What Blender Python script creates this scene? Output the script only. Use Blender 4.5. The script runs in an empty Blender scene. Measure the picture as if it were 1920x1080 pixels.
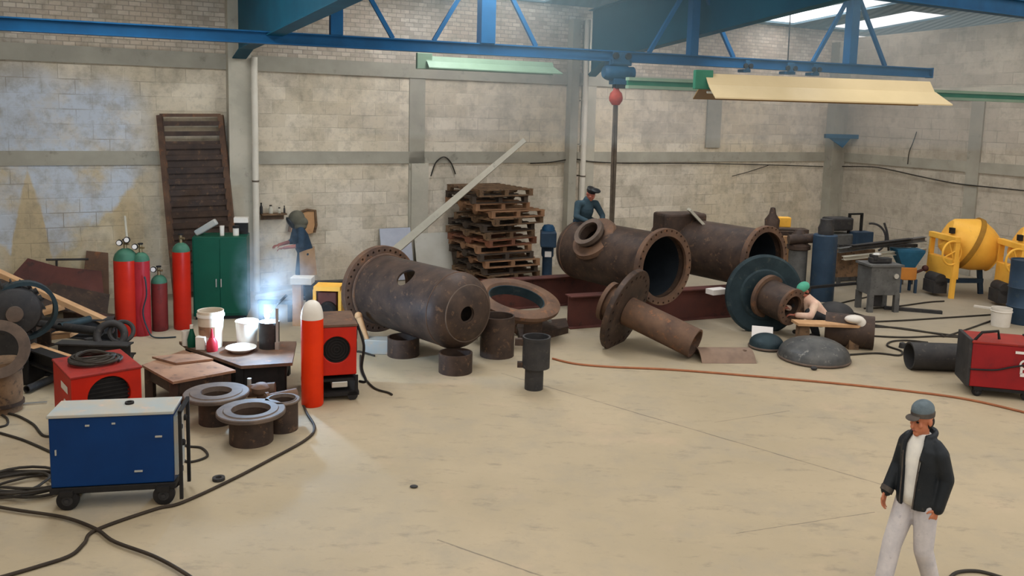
import bpy, bmesh, math, random
from mathutils import Vector, Matrix, Euler
R = math.radians
V = Vector
rnd = random.Random(7)
SC = bpy.context.scene
COL = SC.collection

# ---------------------------------------------------------------- camera
FPX, CYP, CAMZ = 1586.0, 408.0, 3.66
CAMROT = Euler((R(90 - 7.0), 0, 0)).to_matrix() @ Matrix.Rotation(R(1.45), 3, 'Z')
cam_d = bpy.data.cameras.new('camera')
cam_d.sensor_width = 36.0
cam_d.lens = FPX / 1920 * 36.0
cam_d.shift_y = -(540 - CYP) / 1920
cam_d.clip_end = 200
cam = bpy.data.objects.new('camera', cam_d)
cam.matrix_world = Matrix.Translation((0, 0, CAMZ)) @ CAMROT.to_4x4()
COL.objects.link(cam)
SC.camera = cam

def ray(px, py):
    return CAMROT @ V(((px - 960) / FPX, -(py - CYP) / FPX, -1.0))
def G(px, py, z=0.0):
    """point of the horizontal plane z seen at a photo position"""
    d = ray(px, py)
    t = (z - CAMZ) / d.z
    return V((d.x * t, d.y * t, z))
def D(px, py, depth):
    """point at distance depth into the hall seen at a photo position"""
    d = ray(px, py)
    t = depth / d.y
    return V((d.x * t, depth, CAMZ + d.z * t))
def S(px, py):
    """pixels per metre for something standing on the floor there"""
    return FPX / G(px, py).y

# ---------------------------------------------------------------- mesh builder
def frame(axis):
    w = V(axis).normalized()
    a = V((0, 0, 1)) if abs(w.z) < 0.95 else V((0, 1, 0))
    u = a.cross(w).normalized()
    v = w.cross(u).normalized()
    return u, v, w

class B:
    def __init__(s):
        s.v = []; s.f = []
    def add(s, vs, fs):
        n = len(s.v)
        s.v += [V(p) for p in vs]
        s.f += [[i + n for i in f] for f in fs]
        return s
    def box(s, c, d, rot=None):
        x, y, z = d[0] / 2, d[1] / 2, d[2] / 2
        p = [V((sx * x, sy * y, sz * z)) for sz in (-1, 1) for sy in (-1, 1) for sx in (-1, 1)]
        if rot is not None:
            m = rot if isinstance(rot, Matrix) else Euler(rot).to_matrix()
            p = [m @ q for q in p]
        c = V(c)
        return s.add([q + c for q in p], [[0, 2, 3, 1], [4, 5, 7, 6], [0, 1, 5, 4], [2, 6, 7, 3], [0, 4, 6, 2], [1, 3, 7, 5]])
    def lathe(s, prof, o=(0, 0, 0), axis=(0, 0, 1), n=40, loop=False, caps=True):
        u, v, w = frame(axis); o = V(o)
        rings = []; vs = []
        for r, t in prof:
            if r < 1e-6:
                rings.append([len(vs)]); vs.append(o + w * t)
            else:
                k = len(vs)
                for i in range(n):
                    a = 2 * math.pi * i / n
                    vs.append(o + w * t + u * (r * math.cos(a)) + v * (r * math.sin(a)))
                rings.append(list(range(k, k + n)))
        fs = []
        prs = list(zip(rings, rings[1:])) + ([(rings[-1], rings[0])] if loop else [])
        for a, b in prs:
            if len(a) == 1 and len(b) == 1: continue
            for i in range(n):
                j = (i + 1) % n
                if len(a) == 1: fs.append([a[0], b[j], b[i]])
                elif len(b) == 1: fs.append([a[i], a[j], b[0]])
                else: fs.append([a[i], a[j], b[j], b[i]])
        if caps and not loop:
            if len(rings[0]) > 1: fs.append(rings[0][::-1])
            if len(rings[-1]) > 1: fs.append(rings[-1][:])
        return s.add(vs, fs)
    def cyl(s, a, b, r, r2=None, n=24):
        a = V(a); b = V(b)
        return s.lathe([(r, 0), (r if r2 is None else r2, (b - a).length)], a, b - a, n)
    def ring(s, o, axis, ro, ri, t, n=48):
        return s.lathe([(ri, 0), (ro, 0), (ro, t), (ri, t)], o, axis, n, loop=True)
    def cap(s, a, b, r0, r1=None, n=14):
        a = V(a); b = V(b); r1 = r0 if r1 is None else r1
        L = (b - a).length
        pr = [(r0 * math.cos(t), -r0 * math.sin(t)) for t in (math.pi / 2, 1.05, .52)] + [(r0, 0), (r1, L)]
        pr += [(r1 * math.cos(t), L + r1 * math.sin(t)) for t in (.52, 1.05, math.pi / 2)]
        pr[0] = (0, -r0); pr[-1] = (0, L + r1)
        return s.lathe(pr, a, b - a if L > 1e-6 else (0, 0, 1), n)
    def ell(s, c, rad, rot=None, n=20, m=12):
        c = V(c); vs = []; fs = []
        mm = Matrix.Identity(3) if rot is None else (rot if isinstance(rot, Matrix) else Euler(rot).to_matrix())
        b = B()
        pr = [(math.sin(math.pi * k / m), -math.cos(math.pi * k / m)) for k in range(m + 1)]
        pr[0] = (0, -1); pr[-1] = (0, 1)
        b.lathe(pr, n=n)
        return s.add([c + mm @ V((p.x * rad[0], p.y * rad[1], p.z * rad[2])) for p in b.v], b.f)
    def tube(s, pts, r, n=8, closed=False, rs=None):
        pts = [V(p) for p in pts]; k = len(pts); vs = []; fs = []
        pu = None
        for i, p in enumerate(pts):
            a = pts[i - 1] if (i > 0 or closed) else p
            b = pts[(i + 1) % k] if (i < k - 1 or closed) else p
            t = (b - a)
            t = t.normalized() if t.length > 1e-9 else V((0, 0, 1))
            if pu is None:
                u, v, w = frame(t)
            else:
                u = (pu - t * pu.dot(t))
                u = u.normalized() if u.length > 1e-6 else frame(t)[0]
                v = t.cross(u)
            pu = u
            rr = r if rs is None else rs[i]
            for j in range(n):
                q = 2 * math.pi * j / n
                vs.append(p + u * (rr * math.cos(q)) + v * (rr * math.sin(q)))
        for i in range(k if closed else k - 1):
            for j in range(n):
                a = i * n + j; b = i * n + (j + 1) % n
                c = ((i + 1) % k) * n + (j + 1) % n; d = ((i + 1) % k) * n + j
                fs.append([a, b, c, d])
        if not closed:
            fs.append(list(range(n))[::-1]); fs.append(list(range((k - 1) * n, k * n)))
        return s.add(vs, fs)
    def torus(s, o, axis, R0, r, n=48, m=12):
        u, v, w = frame(axis); o = V(o)
        return s.tube([o + u * (R0 * math.cos(2 * math.pi * i / n)) + v * (R0 * math.sin(2 * math.pi * i / n)) for i in range(n)], r, m, closed=True)
    def prism(s, poly, z0, z1):
        """vertical prism over a list of (x, y)"""
        k = len(poly)
        vs = [V((p[0], p[1], z0)) for p in poly] + [V((p[0], p[1], z1)) for p in poly]
        fs = [list(range(k))[::-1], list(range(k, 2 * k))] + [[i, (i + 1) % k, k + (i + 1) % k, k + i] for i in range(k)]
        return s.add(vs, fs)
    def extrude(s, poly, a, b, up=(0, 0, 1), s1=1.0):
        """2-D outline (x across, y up) swept from a to b; s1 scales the far end"""
        a = V(a); b = V(b); w = (b - a).normalized()
        u = w.cross(V(up)).normalized(); v = u.cross(w).normalized()
        k = len(poly)
        vs = [a + u * p[0] + v * p[1] for p in poly] + [b + u * (p[0] * s1) + v * (p[1] * s1) for p in poly]
        fs = [list(range(k)), list(range(k, 2 * k))[::-1]] + [[i, k + i, k + (i + 1) % k, (i + 1) % k] for i in range(k)]
        return s.add(vs, fs)
    def loft(s, rings, closed=True, caps=True):
        k = len(rings[0]); vs = [V(p) for r in rings for p in r]; fs = []
        for i in range(len(rings) - 1):
            for j in range(k if closed else k - 1):
                fs.append([i * k + j, i * k + (j + 1) % k, (i + 1) * k + (j + 1) % k, (i + 1) * k + j])
        if caps and closed:
            fs.append(list(range(k))[::-1]); fs.append(list(range((len(rings) - 1) * k, len(rings) * k)))
        return s.add(vs, fs)
    def move(s, d, m=None):
        d = V(d)
        s.v = [(m @ p if m is not None else p) + d for p in s.v]
        return s
    def mesh(s, name, ang=40):
        me = bpy.data.meshes.new(name)
        me.from_pydata([tuple(p) for p in s.v], [], s.f)
        bm = bmesh.new(); bm.from_mesh(me)
        bmesh.ops.recalc_face_normals(bm, faces=bm.faces)
        bm.to_mesh(me); bm.free()
        if ang:
            me.polygons.foreach_set('use_smooth', [True] * len(me.polygons))
            me.set_sharp_from_angle(angle=R(ang))
        return me

def ISEC(w, h, tf, tw):
    """outline of an I section, base at y = 0"""
    a, b = w / 2, tw / 2
    return [(-a, 0), (a, 0), (a, tf), (b, tf), (b, h - tf), (a, h - tf), (a, h), (-a, h), (-a, h - tf), (-b, h - tf), (-b, tf), (-a, tf)]

def cut(b, cutters):
    """b minus a list of builders, as a builder"""
    o = bpy.data.objects.new('work', b.mesh('work', 0)); COL.objects.link(o)
    cb = B()
    for c in cutters: cb.add(c.v, c.f)
    c = bpy.data.objects.new('cutter', cb.mesh('cutter', 0)); COL.objects.link(c)
    m = o.modifiers.new('b', 'BOOLEAN'); m.object = c; m.operation = 'DIFFERENCE'; m.solver = 'EXACT'
    bpy.context.view_layer.update()
    dg = bpy.context.evaluated_depsgraph_get()
    me = bpy.data.meshes.new_from_object(o.evaluated_get(dg))
    r = B(); r.v = [v.co.copy() for v in me.vertices]; r.f = [list(p.vertices) for p in me.polygons]
    for q in (o, c):
        d = q.data; bpy.data.objects.remove(q); bpy.data.meshes.remove(d)
    bpy.data.meshes.remove(me)
    return r if r.f else b

def fuse(b, voxel, smooth=3, cuts=()):
    """one continuous skin around overlapping closed shapes"""
    o = bpy.data.objects.new('work', b.mesh('work', 0)); COL.objects.link(o)
    m = o.modifiers.new('r', 'REMESH'); m.mode = 'VOXEL'; m.voxel_size = voxel
    if smooth:
        q = o.modifiers.new('s', 'SMOOTH'); q.factor = .5; q.iterations = smooth
    bpy.context.view_layer.update()
    dg = bpy.context.evaluated_depsgraph_get()
    me = bpy.data.meshes.new_from_object(o.evaluated_get(dg))
    r = B(); r.v = [v.co.copy() for v in me.vertices]; r.f = [list(p.vertices) for p in me.polygons]
    d = o.data; bpy.data.objects.remove(o); bpy.data.meshes.remove(d); bpy.data.meshes.remove(me)
    return r

def spline(pts, k=8):
    pts = [V(p) for p in pts]; out = []
    for i in range(len(pts) - 1):
        p0 = pts[max(i - 1, 0)]; p1 = pts[i]; p2 = pts[i + 1]; p3 = pts[min(i + 2, len(pts) - 1)]
        for j in range(k):
            t = j / k
            out.append(.5 * ((2 * p1) + (p2 - p0) * t + (2 * p0 - 5 * p1 + 4 * p2 - p3) * t * t + (3 * p1 - p0 - 3 * p2 + p3) * t ** 3))
    out.append(pts[-1])
    return out

# ---------------------------------------------------------------- objects
def thing(name, label, cat, loc=(0, 0, 0), rz=0.0, group=None):
    o = bpy.data.objects.new(name, None); COL.objects.link(o)
    o.empty_display_size = .1
    o.location = loc; o.rotation_euler = (0, 0, R(rz))
    o['label'] = label; o['category'] = cat
    if group: o['group'] = group
    return o
def part(root, name, b, m, label=None, world=False, ang=40, bevel=0.0, sub=None):
    """a mesh under root (or under the part sub); world: b is in hall coordinates"""
    if world: b.move(-V(root.location))
    o = bpy.data.objects.new(name, b.mesh(name, ang)); COL.objects.link(o)
    o.data.materials.append(m)
    o.parent = sub if sub is not None else root
    if label: o['label'] = label
    if bevel:
        q = o.modifiers.new('bevel', 'BEVEL'); q.width = bevel; q.segments = 2; q.limit_method = 'ANGLE'; q.angle_limit = R(40)
    return o
def solo(name, b, m, label, cat, loc=(0, 0, 0), rz=0.0, group=None, ang=40, bevel=0.0, world=False):
    if world: b.move(-V(loc))
    o = bpy.data.objects.new(name, b.mesh(name, ang)); COL.objects.link(o)
    o.data.materials.append(m); o.location = loc; o.rotation_euler = (0, 0, R(rz))
    o['label'] = label; o['category'] = cat
    if group: o['group'] = group
    if bevel:
        q = o.modifiers.new('bevel', 'BEVEL'); q.width = bevel; q.segments = 2; q.limit_method = 'ANGLE'; q.angle_limit = R(40)
    return o
def struct(name, b, m, ang=40):
    o = bpy.data.objects.new(name, b.mesh(name, ang)); COL.objects.link(o)
    for q in (m if isinstance(m, (list, tuple)) else [m]): o.data.materials.append(q)
    o['kind'] = 'structure'
    return o
def copy_thing(src, loc, rz, label):
    r = src.copy(); COL.objects.link(r); r.location = loc; r.rotation_euler = (0, 0, R(rz)); r['label'] = label
    for ch in list(src.children):
        c = ch.copy(); COL.objects.link(c); c.parent = r
        for g in list(ch.children):
            d = g.copy(); COL.objects.link(d); d.parent = c
    return r

# ---------------------------------------------------------------- materials
def lin(c):
    return tuple((x / 12.92 if x <= .04045 else ((x + .055) / 1.055) ** 2.4) for x in (c[0] / 255, c[1] / 255, c[2] / 255)) + (1,)
class N:
    """small helper to wire node trees"""
    def __init__(s, name):
        s.m = bpy.data.materials.new(name); s.m.use_nodes = True
        s.t = s.m.node_tree; s.t.nodes.clear()
        s.out = s.t.nodes.new('ShaderNodeOutputMaterial')
    def n(s, kind, **kw):
        q = s.t.nodes.new('ShaderNode' + kind)
        for k, v in kw.items(): setattr(q, k, v)
        return q
    def l(s, a, b): s.t.links.new(a, b)
    def val(s, sock, v):
        if hasattr(v, 'links'): s.l(v, sock)
        else: sock.default_value = v
    def math(s, op, a, b=0.0, clamp=False):
        q = s.n('Math', operation=op, use_clamp=clamp); s.val(q.inputs[0], a); s.val(q.inputs[1], b); return q.outputs[0]
    def mix(s, f, a, b, mode='MIX'):
        q = s.n('Mix', data_type='RGBA', blend_type=mode)
        s.val(q.inputs[0], f); s.val(q.inputs[6], a); s.val(q.inputs[7], b); return q.outputs[2]
    def noise(s, vec, scale, detail=5, rough=.6):
        q = s.n('TexNoise'); q.inputs['Scale'].default_value = scale; q.inputs['Detail'].default_value = detail; q.inputs['Roughness'].default_value = rough
        if vec is not None: s.l(vec, q.inputs['Vector'])
        return q.outputs['Fac']
    def ramp(s, f, a, b):
        q = s.n('MapRange', clamp=True); s.val(q.inputs[0], f); q.inputs[1].default_value = a; q.inputs[2].default_value = b; return q.outputs[0]
    def bsdf(s, col, rough=.6, metal=0.0, bump=None, bs=.3, bd=.02):
        p = s.n('BsdfPrincipled'); s.val(p.inputs['Base Color'], col); s.val(p.inputs['Roughness'], rough); p.inputs['Metallic'].default_value = metal
        if bump is not None:
            q = s.n('Bump'); q.inputs['Strength'].default_value = bs; q.inputs['Distance'].default_value = bd
            s.l(bump, q.inputs['Height']); s.l(q.outputs[0], p.inputs['Normal'])
        s.l(p.outputs[0], s.out.inputs['Surface'])
        return p

def mt(name, c, c2=None, scale=6.0, rough=.6, metal=0.0, bump=0.0, dirt=None, dirt_at=.6, spec=None):
    """colour c drifting to c2 over noise, with dirt patches on top; colours are 0-255"""
    k = N(name)
    co = k.n('TexCoord').outputs['Object']
    col = lin(c)
    f = k.noise(co, scale)
    if c2: col = k.mix(k.ramp(f, .35, .65), lin(c), lin(c2))
    if dirt:
        g = k.noise(co, scale * 2.3, 8, .7)
        col = k.mix(k.ramp(g, dirt_at - .06, dirt_at + .06), col, lin(dirt))
    p = k.bsdf(col, rough, metal, k.noise(co, scale * 5, 6) if bump else None, bump, .01)
    p.inputs['Specular IOR Level'].default_value = .2 if spec is None else spec
    return k.m
# ---------------------------------------------------------------- world and light
w = bpy.data.worlds.new('sky'); SC.world = w; w.use_nodes = True
bg = w.node_tree.nodes['Background']
bg.inputs[0].default_value = (1.0, .985, .965, 1); bg.inputs[1].default_value = 1.0
# overcast sky, brighter overhead than towards the buildings around the yard
_t = w.node_tree; _co = _t.nodes.new('ShaderNodeTexCoord'); _sp = _t.nodes.new('ShaderNodeSeparateXYZ'); _mr = _t.nodes.new('ShaderNodeMapRange')
_t.links.new(_co.outputs['Generated'], _sp.inputs[0]); _t.links.new(_sp.outputs[2], _mr.inputs[0])
for _i, _v in ((1, .0), (2, .7), (3, .6), (4, 1.3)): _mr.inputs[_i].default_value = _v
_t.links.new(_mr.outputs[0], bg.inputs[1])
SC.view_settings.view_transform = 'Standard'; SC.view_settings.look = 'None'
SC.view_settings.exposure = 0.4; SC.view_settings.gamma = 1.0; SC.view_settings.use_curve_mapping = False
SC.cycles.use_denoising = True
SC.cycles.max_bounces = 6; SC.cycles.volume_bounces = 0
SC.cycles.sample_clamp_indirect = 6

# ---------------------------------------------------------------- wall frames
WA = V((-8.3, 15.3, 0)); WC = V((9.46, 24.8, 0))
WD = (WC - WA).normalized(); WO = WA - WD * 8; WL = (WC - WO).length
WROT = math.degrees(math.atan2(WD.y, WD.x))
WN = V((WD.y, -WD.x, 0))                       # towards the room
RD = V((.371, -.928, 0)).normalized(); RROT = math.degrees(math.atan2(RD.y, RD.x))
RN = V((RD.y, -RD.x, 0))
def wall_xz(px, py):
    d = ray(px, py); o = V((0, 0, CAMZ)); t = (WO - o).dot(WN) / d.dot(WN); p = o + d * t
    return ((p - WO).dot(WD), p.z)
def rwall_xz(px, py):
    d = ray(px, py); o = V((0, 0, CAMZ)); t = (WC - o).dot(RN) / d.dot(RN); p = o + d * t
    return ((p - WC).dot(RD), p.z)
def WP(x, d, z):
    """hall point from wall coordinates: along the wall, out from it, up"""
    return WO + WD * x + WN * d + V((0, 0, z))
def DW(px, py, d=.1):
    """hall point d metres in front of the back wall seen at a photo position"""
    r = ray(px, py); o = V((0, 0, CAMZ)); t = (WO + WN * d - o).dot(WN) / r.dot(WN); return o + r * t
def RP(x, d, z): return WC + RD * x + RN * d + V((0, 0, z))

# ---------------------------------------------------------------- masonry materials
def masonry(name, bw, rh, c1, c2, mortar, zoff=0.0, joint=.009, paint=None, tint=None, vis=(.46, .6), jv=.6):
    k = N(name)
    co = k.n('TexCoord').outputs['Object']
    sx = k.n('SeparateXYZ'); k.l(co, sx.inputs[0])
    cx = k.n('CombineXYZ'); k.l(sx.outputs[0], cx.inputs[0]); k.l(k.math('ADD', sx.outputs[2], zoff), cx.inputs[1])
    br = k.n('TexBrick'); k.l(cx.outputs[0], br.inputs['Vector'])
    br.inputs['Scale'].default_value = 1; br.inputs['Brick Width'].default_value = bw; br.inputs['Row Height'].default_value = rh
    br.inputs['Mortar Size'].default_value = joint; br.inputs['Mortar Smooth'].default_value = .3
    br.inputs['Color1'].default_value = lin(c1); br.inputs['Color2'].default_value = lin(c2); br.inputs['Mortar'].default_value = lin(c1)
    big = k.noise(co, .35, 4); fine = k.noise(co, 9, 8, .7)
    col = br.outputs['Color']
    col = k.mix(k.ramp(big, .4, .62), col, k.mix(.5, col, lin(tint or c2)))
    if paint:
        # pale blue paint that runs down the wall in ragged tongues and leaves tan peaks between them
        cr = k.n('ValToRGB'); cr.color_ramp.interpolation = 'LINEAR'
        x0, x1, stops = paint
        el = cr.color_ramp.elements
        for i, (x, h) in enumerate(stops):
            e = el[i] if i < 2 else el.new(.5)
            e.position = (x - x0) / (x1 - x0)
        for e, (x, h) in zip(sorted(el, key=lambda q: q.position), stops): e.color = (h / 8, h / 8, h / 8, 1)
        k.l(k.ramp(sx.outputs[0], x0, x1), cr.inputs[0])
        edge = k.math('MULTIPLY', cr.outputs[0], 8)
        wob = k.math('MULTIPLY', k.math('SUBTRACT', k.noise(co, 2.2, 6), .5), .9)
        m = k.ramp(k.math('SUBTRACT', k.math('ADD', sx.outputs[2], wob), edge), -.06, .1)
        side = k.ramp(k.math('SUBTRACT', x1 - .25, sx.outputs[0]), 0, .5)
        m = k.math('MULTIPLY', k.math('MULTIPLY', m, side), k.ramp(k.noise(co, .9, 6, .65), .34, .52))
        top = k.ramp(k.math('SUBTRACT', k.math('ADD', sx.outputs[2], k.math('MULTIPLY', big, 1.2)), 4.35), 0.5, 0.0)
        m = k.math('MULTIPLY', m, top)
        low = k.math('MULTIPLY', side, k.ramp(sx.outputs[2], 2.6, 2.4))
        col = k.mix(k.math('MULTIPLY', low, k.ramp(k.noise(co, 1.1, 4), .3, .5)), col, lin((190, 172, 138)))
        col = k.mix(k.math('MULTIPLY', m, .85), col, lin((188, 197, 208)))
    j = k.math('MULTIPLY', br.outputs['Fac'], k.ramp(k.noise(co, .8, 3), *vis))
    col = k.mix(k.math('MULTIPLY', j, jv), col, lin(mortar))
    col = k.mix(k.math('MULTIPLY', k.ramp(k.noise(co, 1.3, 7, .7), .48, .64), .55), col, lin((146, 136, 118)))
    col = k.mix(k.math('MULTIPLY', k.ramp(k.noise(co, 4.2, 7, .7), .5, .66), .45), col, lin((136, 126, 108)))
    col = k.mix(k.math('MULTIPLY', k.ramp(fine, .56, .72), .35), col, lin((108, 98, 84)))
    col = k.mix(k.math('MULTIPLY', k.ramp(k.noise(co, 3.1, 8, .75), .6, .72), .22), col, lin((205, 195, 175)))
    h = k.math('SUBTRACT', k.math('MULTIPLY', fine, .4), br.outputs['Fac'])
    k.bsdf(col, .9, 0, h, .5, .02)
    return k.m
xp = lambda px: wall_xz(px, 300)[0]
paint = (xp(-160), xp(318), [(xp(-160), 2.4), (xp(-30), 1.2), (xp(12), .9), (xp(28), 1.7), (xp(50), 2.5), (xp(76), 1.6), (xp(92), .7), (xp(118), 1.8), (xp(140), 2.2), (xp(166), .9), (xp(205), .9), (xp(235), 1.7), (xp(300), 2.6), (xp(318), 2.8)])
M_blk = masonry('grey concrete block', .54, .27, (214, 202, 182), (188, 176, 156), (132, 121, 104), zoff=-.03, paint=paint, tint=(206, 188, 154))
M_brk = masonry('small grey brick', .2, .088, (204, 194, 178), (164, 152, 138), (112, 102, 94), joint=.009, tint=(208, 184, 156), vis=(.1, .3))
M_rblk = masonry('right wall block', .54, .27, (186, 175, 157), (168, 157, 140), (132, 122, 108), zoff=-.03, tint=(196, 184, 164))
M_conc = mt('grey cast concrete', (186, 178, 160), (164, 158, 142), 1.4, .9, bump=.15, dirt=(138, 132, 120), dirt_at=.66)
M_concd = mt('dark cast concrete', (166, 160, 144), (148, 142, 128), 1.2, .9, bump=.15, dirt=(128, 123, 111), dirt_at=.64)

# back wall: block up to the upper beam, small brick above
b = B(); b.box((WL / 2 + .1, .15, 2.25), (WL + .2, .3, 4.5))
struct('wall_back', b, M_blk)
bb = B(); bb.box((WL / 2 + .1, .15, 5.4), (WL + .2, .3, 1.8))
struct('wall_back_upper', bb, M_brk)
b = B(); b.box((8, -.15, 3.02), (16, .3, 6.04))
struct('wall_right', b, M_rblk)
for o in SC.objects:
    if o.name.startswith('wall_back'): o.location = WO; o.rotation_euler = (0, 0, R(WROT))
    # local +y of a wall points out of the hall
    if o.name == 'wall_right': o.location = WC; o.rotation_euler = (0, 0, R(RROT)); o.location = WC
# right wall: its room side is local -y, so shift it out of the hall
wr = bpy.data.objects['wall_right']
wr.data.transform(Matrix.Translation((0, .3, 0)))

b = B(); b.box((7.5, .15, 3.1), (15, .3, 6.2)); o = struct('wall_left_unseen', b, M_rblk); o.location = WP(xp(-300), 0, 0); o.rotation_euler = (0, 0, R(WROT - 90)); o.data.transform(Matrix.Translation((0, -.3, 0)))  # unseen side wall, added to shade the left of the hall
def trim_back(n, x0, x1, z0, z1, out, m=None, prof=None):
    b = B(); b.box(((x0 + x1) / 2, -out / 2 + .01, (z0 + z1) / 2), (x1 - x0, out + .02, z1 - z0))
    o = struct('trim_%d' % n, b, m or M_conc); o.location = WO; o.rotation_euler = (0, 0, R(WROT)); return o
def trim_right(n, x0, x1, z0, z1, out, m=None):
    b = B(); b.box(((x0 + x1) / 2, -out / 2 + .01, (z0 + z1) / 2), (x1 - x0, out + .02, z1 - z0))
    o = struct('trim_%d' % n, b, m or M_conc); o.location = WC; o.rotation_euler = (0, 0, R(RROT)); return o
lz0 = wall_xz(100, 310)[1]; lz1 = wall_xz(100, 283)[1]
uz0 = wall_xz(100, 116)[1]; uz1 = wall_xz(100, 84)[1]
trim_back(1, 0, WL, lz0, lz1, .03, M_concd)
trim_back(2, 0, WL, uz0, uz1, .05, M_concd)
trim_back(3, xp(426), xp(468), 0, 5.9, .28, M_conc)
trim_back(4, xp(766), xp(795), 0, 4.5, .03, M_concd)
trim_back(5, xp(1058), xp(1072), 0, 5.9, .22, M_concd)
trim_back(6, xp(1086), xp(1112), 0, 5.9, .04, M_conc)
trim_back(7, xp(1320), xp(1346), 2.9, 4.5, .05, M_concd)
trim_back(8, xp(1545), xp(1562), 0, 5.9, .3, M_concd)
trim_back(15, xp(770), xp(802), .0, lz0, .06, M_conc)
rx = lambda px: rwall_xz(px, 330)[0]
trim_right(9, .02, .3, 0, 5.9, .12, M_concd)
trim_right(10, rx(1812), rx(1836), 0, 4.4, .04, M_concd)
trim_right(11, 0, 16, lz0, lz1, .03, M_concd)
trim_right(12, 0, 16, uz0 - .1, uz1 - .1, .04, M_conc)

# ---------------------------------------------------------------- floor
k = N('worn concrete floor')
co = k.n('TexCoord').outputs['Object']
n1 = k.noise(co, .28, 6, .6); n2 = k.noise(co, 1.4, 8, .7); n3 = k.noise(co, 14, 6, .7)
col = k.mix(k.ramp(n1, .36, .64), lin((154, 138, 110)), lin((168, 150, 121)))
col = k.mix(k.math('MULTIPLY', k.ramp(n2, .48, .66), .75), col, lin((150, 137, 115)))
col = k.mix(k.math('MULTIPLY', k.ramp(k.noise(co, .6, 7, .7), .56, .68), .35), col, lin((184, 156, 128)))
mp = k.n('Mapping'); k.l(co, mp.inputs[0]); mp.inputs['Scale'].default_value = (1.0, 2.6, 1); mp.inputs['Rotation'].default_value = (0, 0, R(20))
col = k.mix(k.math('MULTIPLY', k.ramp(k.noise(mp.outputs[0], 2.2, 6, .72), .56, .7), .6), col, lin((116, 106, 90)))
col = k.mix(k.math('MULTIPLY', k.ramp(n3, .58, .75), .3), col, lin((126, 114, 96)))
# floor turns greyer towards the far half of the hall
sp = k.n('SeparateXYZ'); k.l(co, sp.inputs[0])
far = k.ramp(k.math('ADD', sp.outputs[1], k.math('MULTIPLY', n1, 4)), 13.5, 18)
col = k.mix(k.math('MULTIPLY', far, .5), col, lin((134, 126, 112)))
def crack(p, q, w):
    global col
    p = G(*p); q = G(*q); d = (q - p).normalized(); nn = V((-d.y, d.x, 0))
    vm = k.n('VectorMath', operation='DOT_PRODUCT'); k.l(co, vm.inputs[0]); vm.inputs[1].default_value = nn
    wob = k.math('MULTIPLY', k.math('SUBTRACT', n2, .5), .05)
    dist = k.math('ABSOLUTE', k.math('ADD', k.math('SUBTRACT', vm.outputs['Value'], p.dot(nn)), wob))
    va = k.n('VectorMath', operation='DOT_PRODUCT'); k.l(co, va.inputs[0]); va.inputs[1].default_value = d
    inside = k.math('MULTIPLY', k.math('GREATER_THAN', va.outputs['Value'], p.dot(d)), k.math('LESS_THAN', va.outputs['Value'], q.dot(d)))
    f = k.math('MULTIPLY', k.math('MULTIPLY', k.ramp(dist, w, w * .4), inside), k.ramp(n2, .3, .55))
    col = k.mix(k.math('MULTIPLY', f, .7), col, lin((88, 78, 66)))
crack((940, 700), (1665, 912), .016)
crack((820, 1012), (1160, 1130), .012)
crack((1340, 792), (1480, 770), .01)
crack((1380, 1000), (1640, 960), .008)
k.bsdf(col, k.math('ADD', .62, k.math('MULTIPLY', n2, .25)), 0, n3, .15, .01)
M_floor = k.m
b = B(); b.box((0, 12, -.1), (44, 40, .2)); struct('floor', b, M_floor)

# ---------------------------------------------------------------- roof
k = N('blue grey steel deck')
co = k.n('TexCoord').outputs['Object']
wv = k.n('TexWave', wave_type='BANDS', bands_direction='X'); wv.inputs['Scale'].default_value = 1.2; k.l(co, wv.inputs[0])
k.bsdf(k.mix(k.noise(co, .6), lin((104, 128, 138)), lin((84, 108, 120))), .6, 0, wv.outputs['Fac'], .6, .05)
M_deck = k.m
k = N('translucent roof sheet')
tr = k.n('BsdfTranslucent'); tr.inputs[0].default_value = (.95, .97, 1, 1); tp = k.n('BsdfTransparent'); tp.inputs[0].default_value = (1, 1, 1, 1)
mx = k.n('MixShader'); mx.inputs[0].default_value = .45; k.l(tr.outputs[0], mx.inputs[1]); k.l(tp.outputs[0], mx.inputs[2]); k.l(mx.outputs[0], k.out.inputs[0])
M_sky = k.m
RZ0, RSL = 6.22, .075
def roof_xd(px, py):
    d = ray(px, py); o = V((0, 0, CAMZ))
    # plane: z = RZ0 + RSL * ((p-WO).WN)
    a = d.z - RSL * d.dot(WN); t = (RZ0 + RSL * (o - WO).dot(WN) - o.z) / a
    p = o + d * t
    return ((p - WO).dot(WD), (p - WO).dot(WN))
lights = []
def sky(px0, px1, d0, d1, at=8):
    x0 = roof_xd(px0, at)[0]; x1 = roof_xd(px1, at)[0]
    lights.append((min(x0, x1), max(x0, x1), d0, d1))
x5 = xp(1015)
lights.append((xp(858), xp(1010), .06, 1.3))
lights.append((WL - 3.6, WL - 2.4, .3, 7.6))
lights.append((WL - 1.2, WL + .4, .3, 3.0))
lights.append((8.0, 9.2, 3.0, 7.6))  # this roof strip and those below are unseen, added to brighten the hall
lights.append((3.5, 4.7, 3.0, 7.6))
lights.append((14.2, 15.4, 1.2, 7.6))
lights.append((19.2, 20.2, 1.2, 7.6))
xs = sorted(set([-1, WL + 5.0] + [q for l in lights for q in l[:2]])); ds = sorted(set([-.3, 8.6] + [q for l in lights for q in l[2:]]))
b = B(); nw = 0
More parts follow.
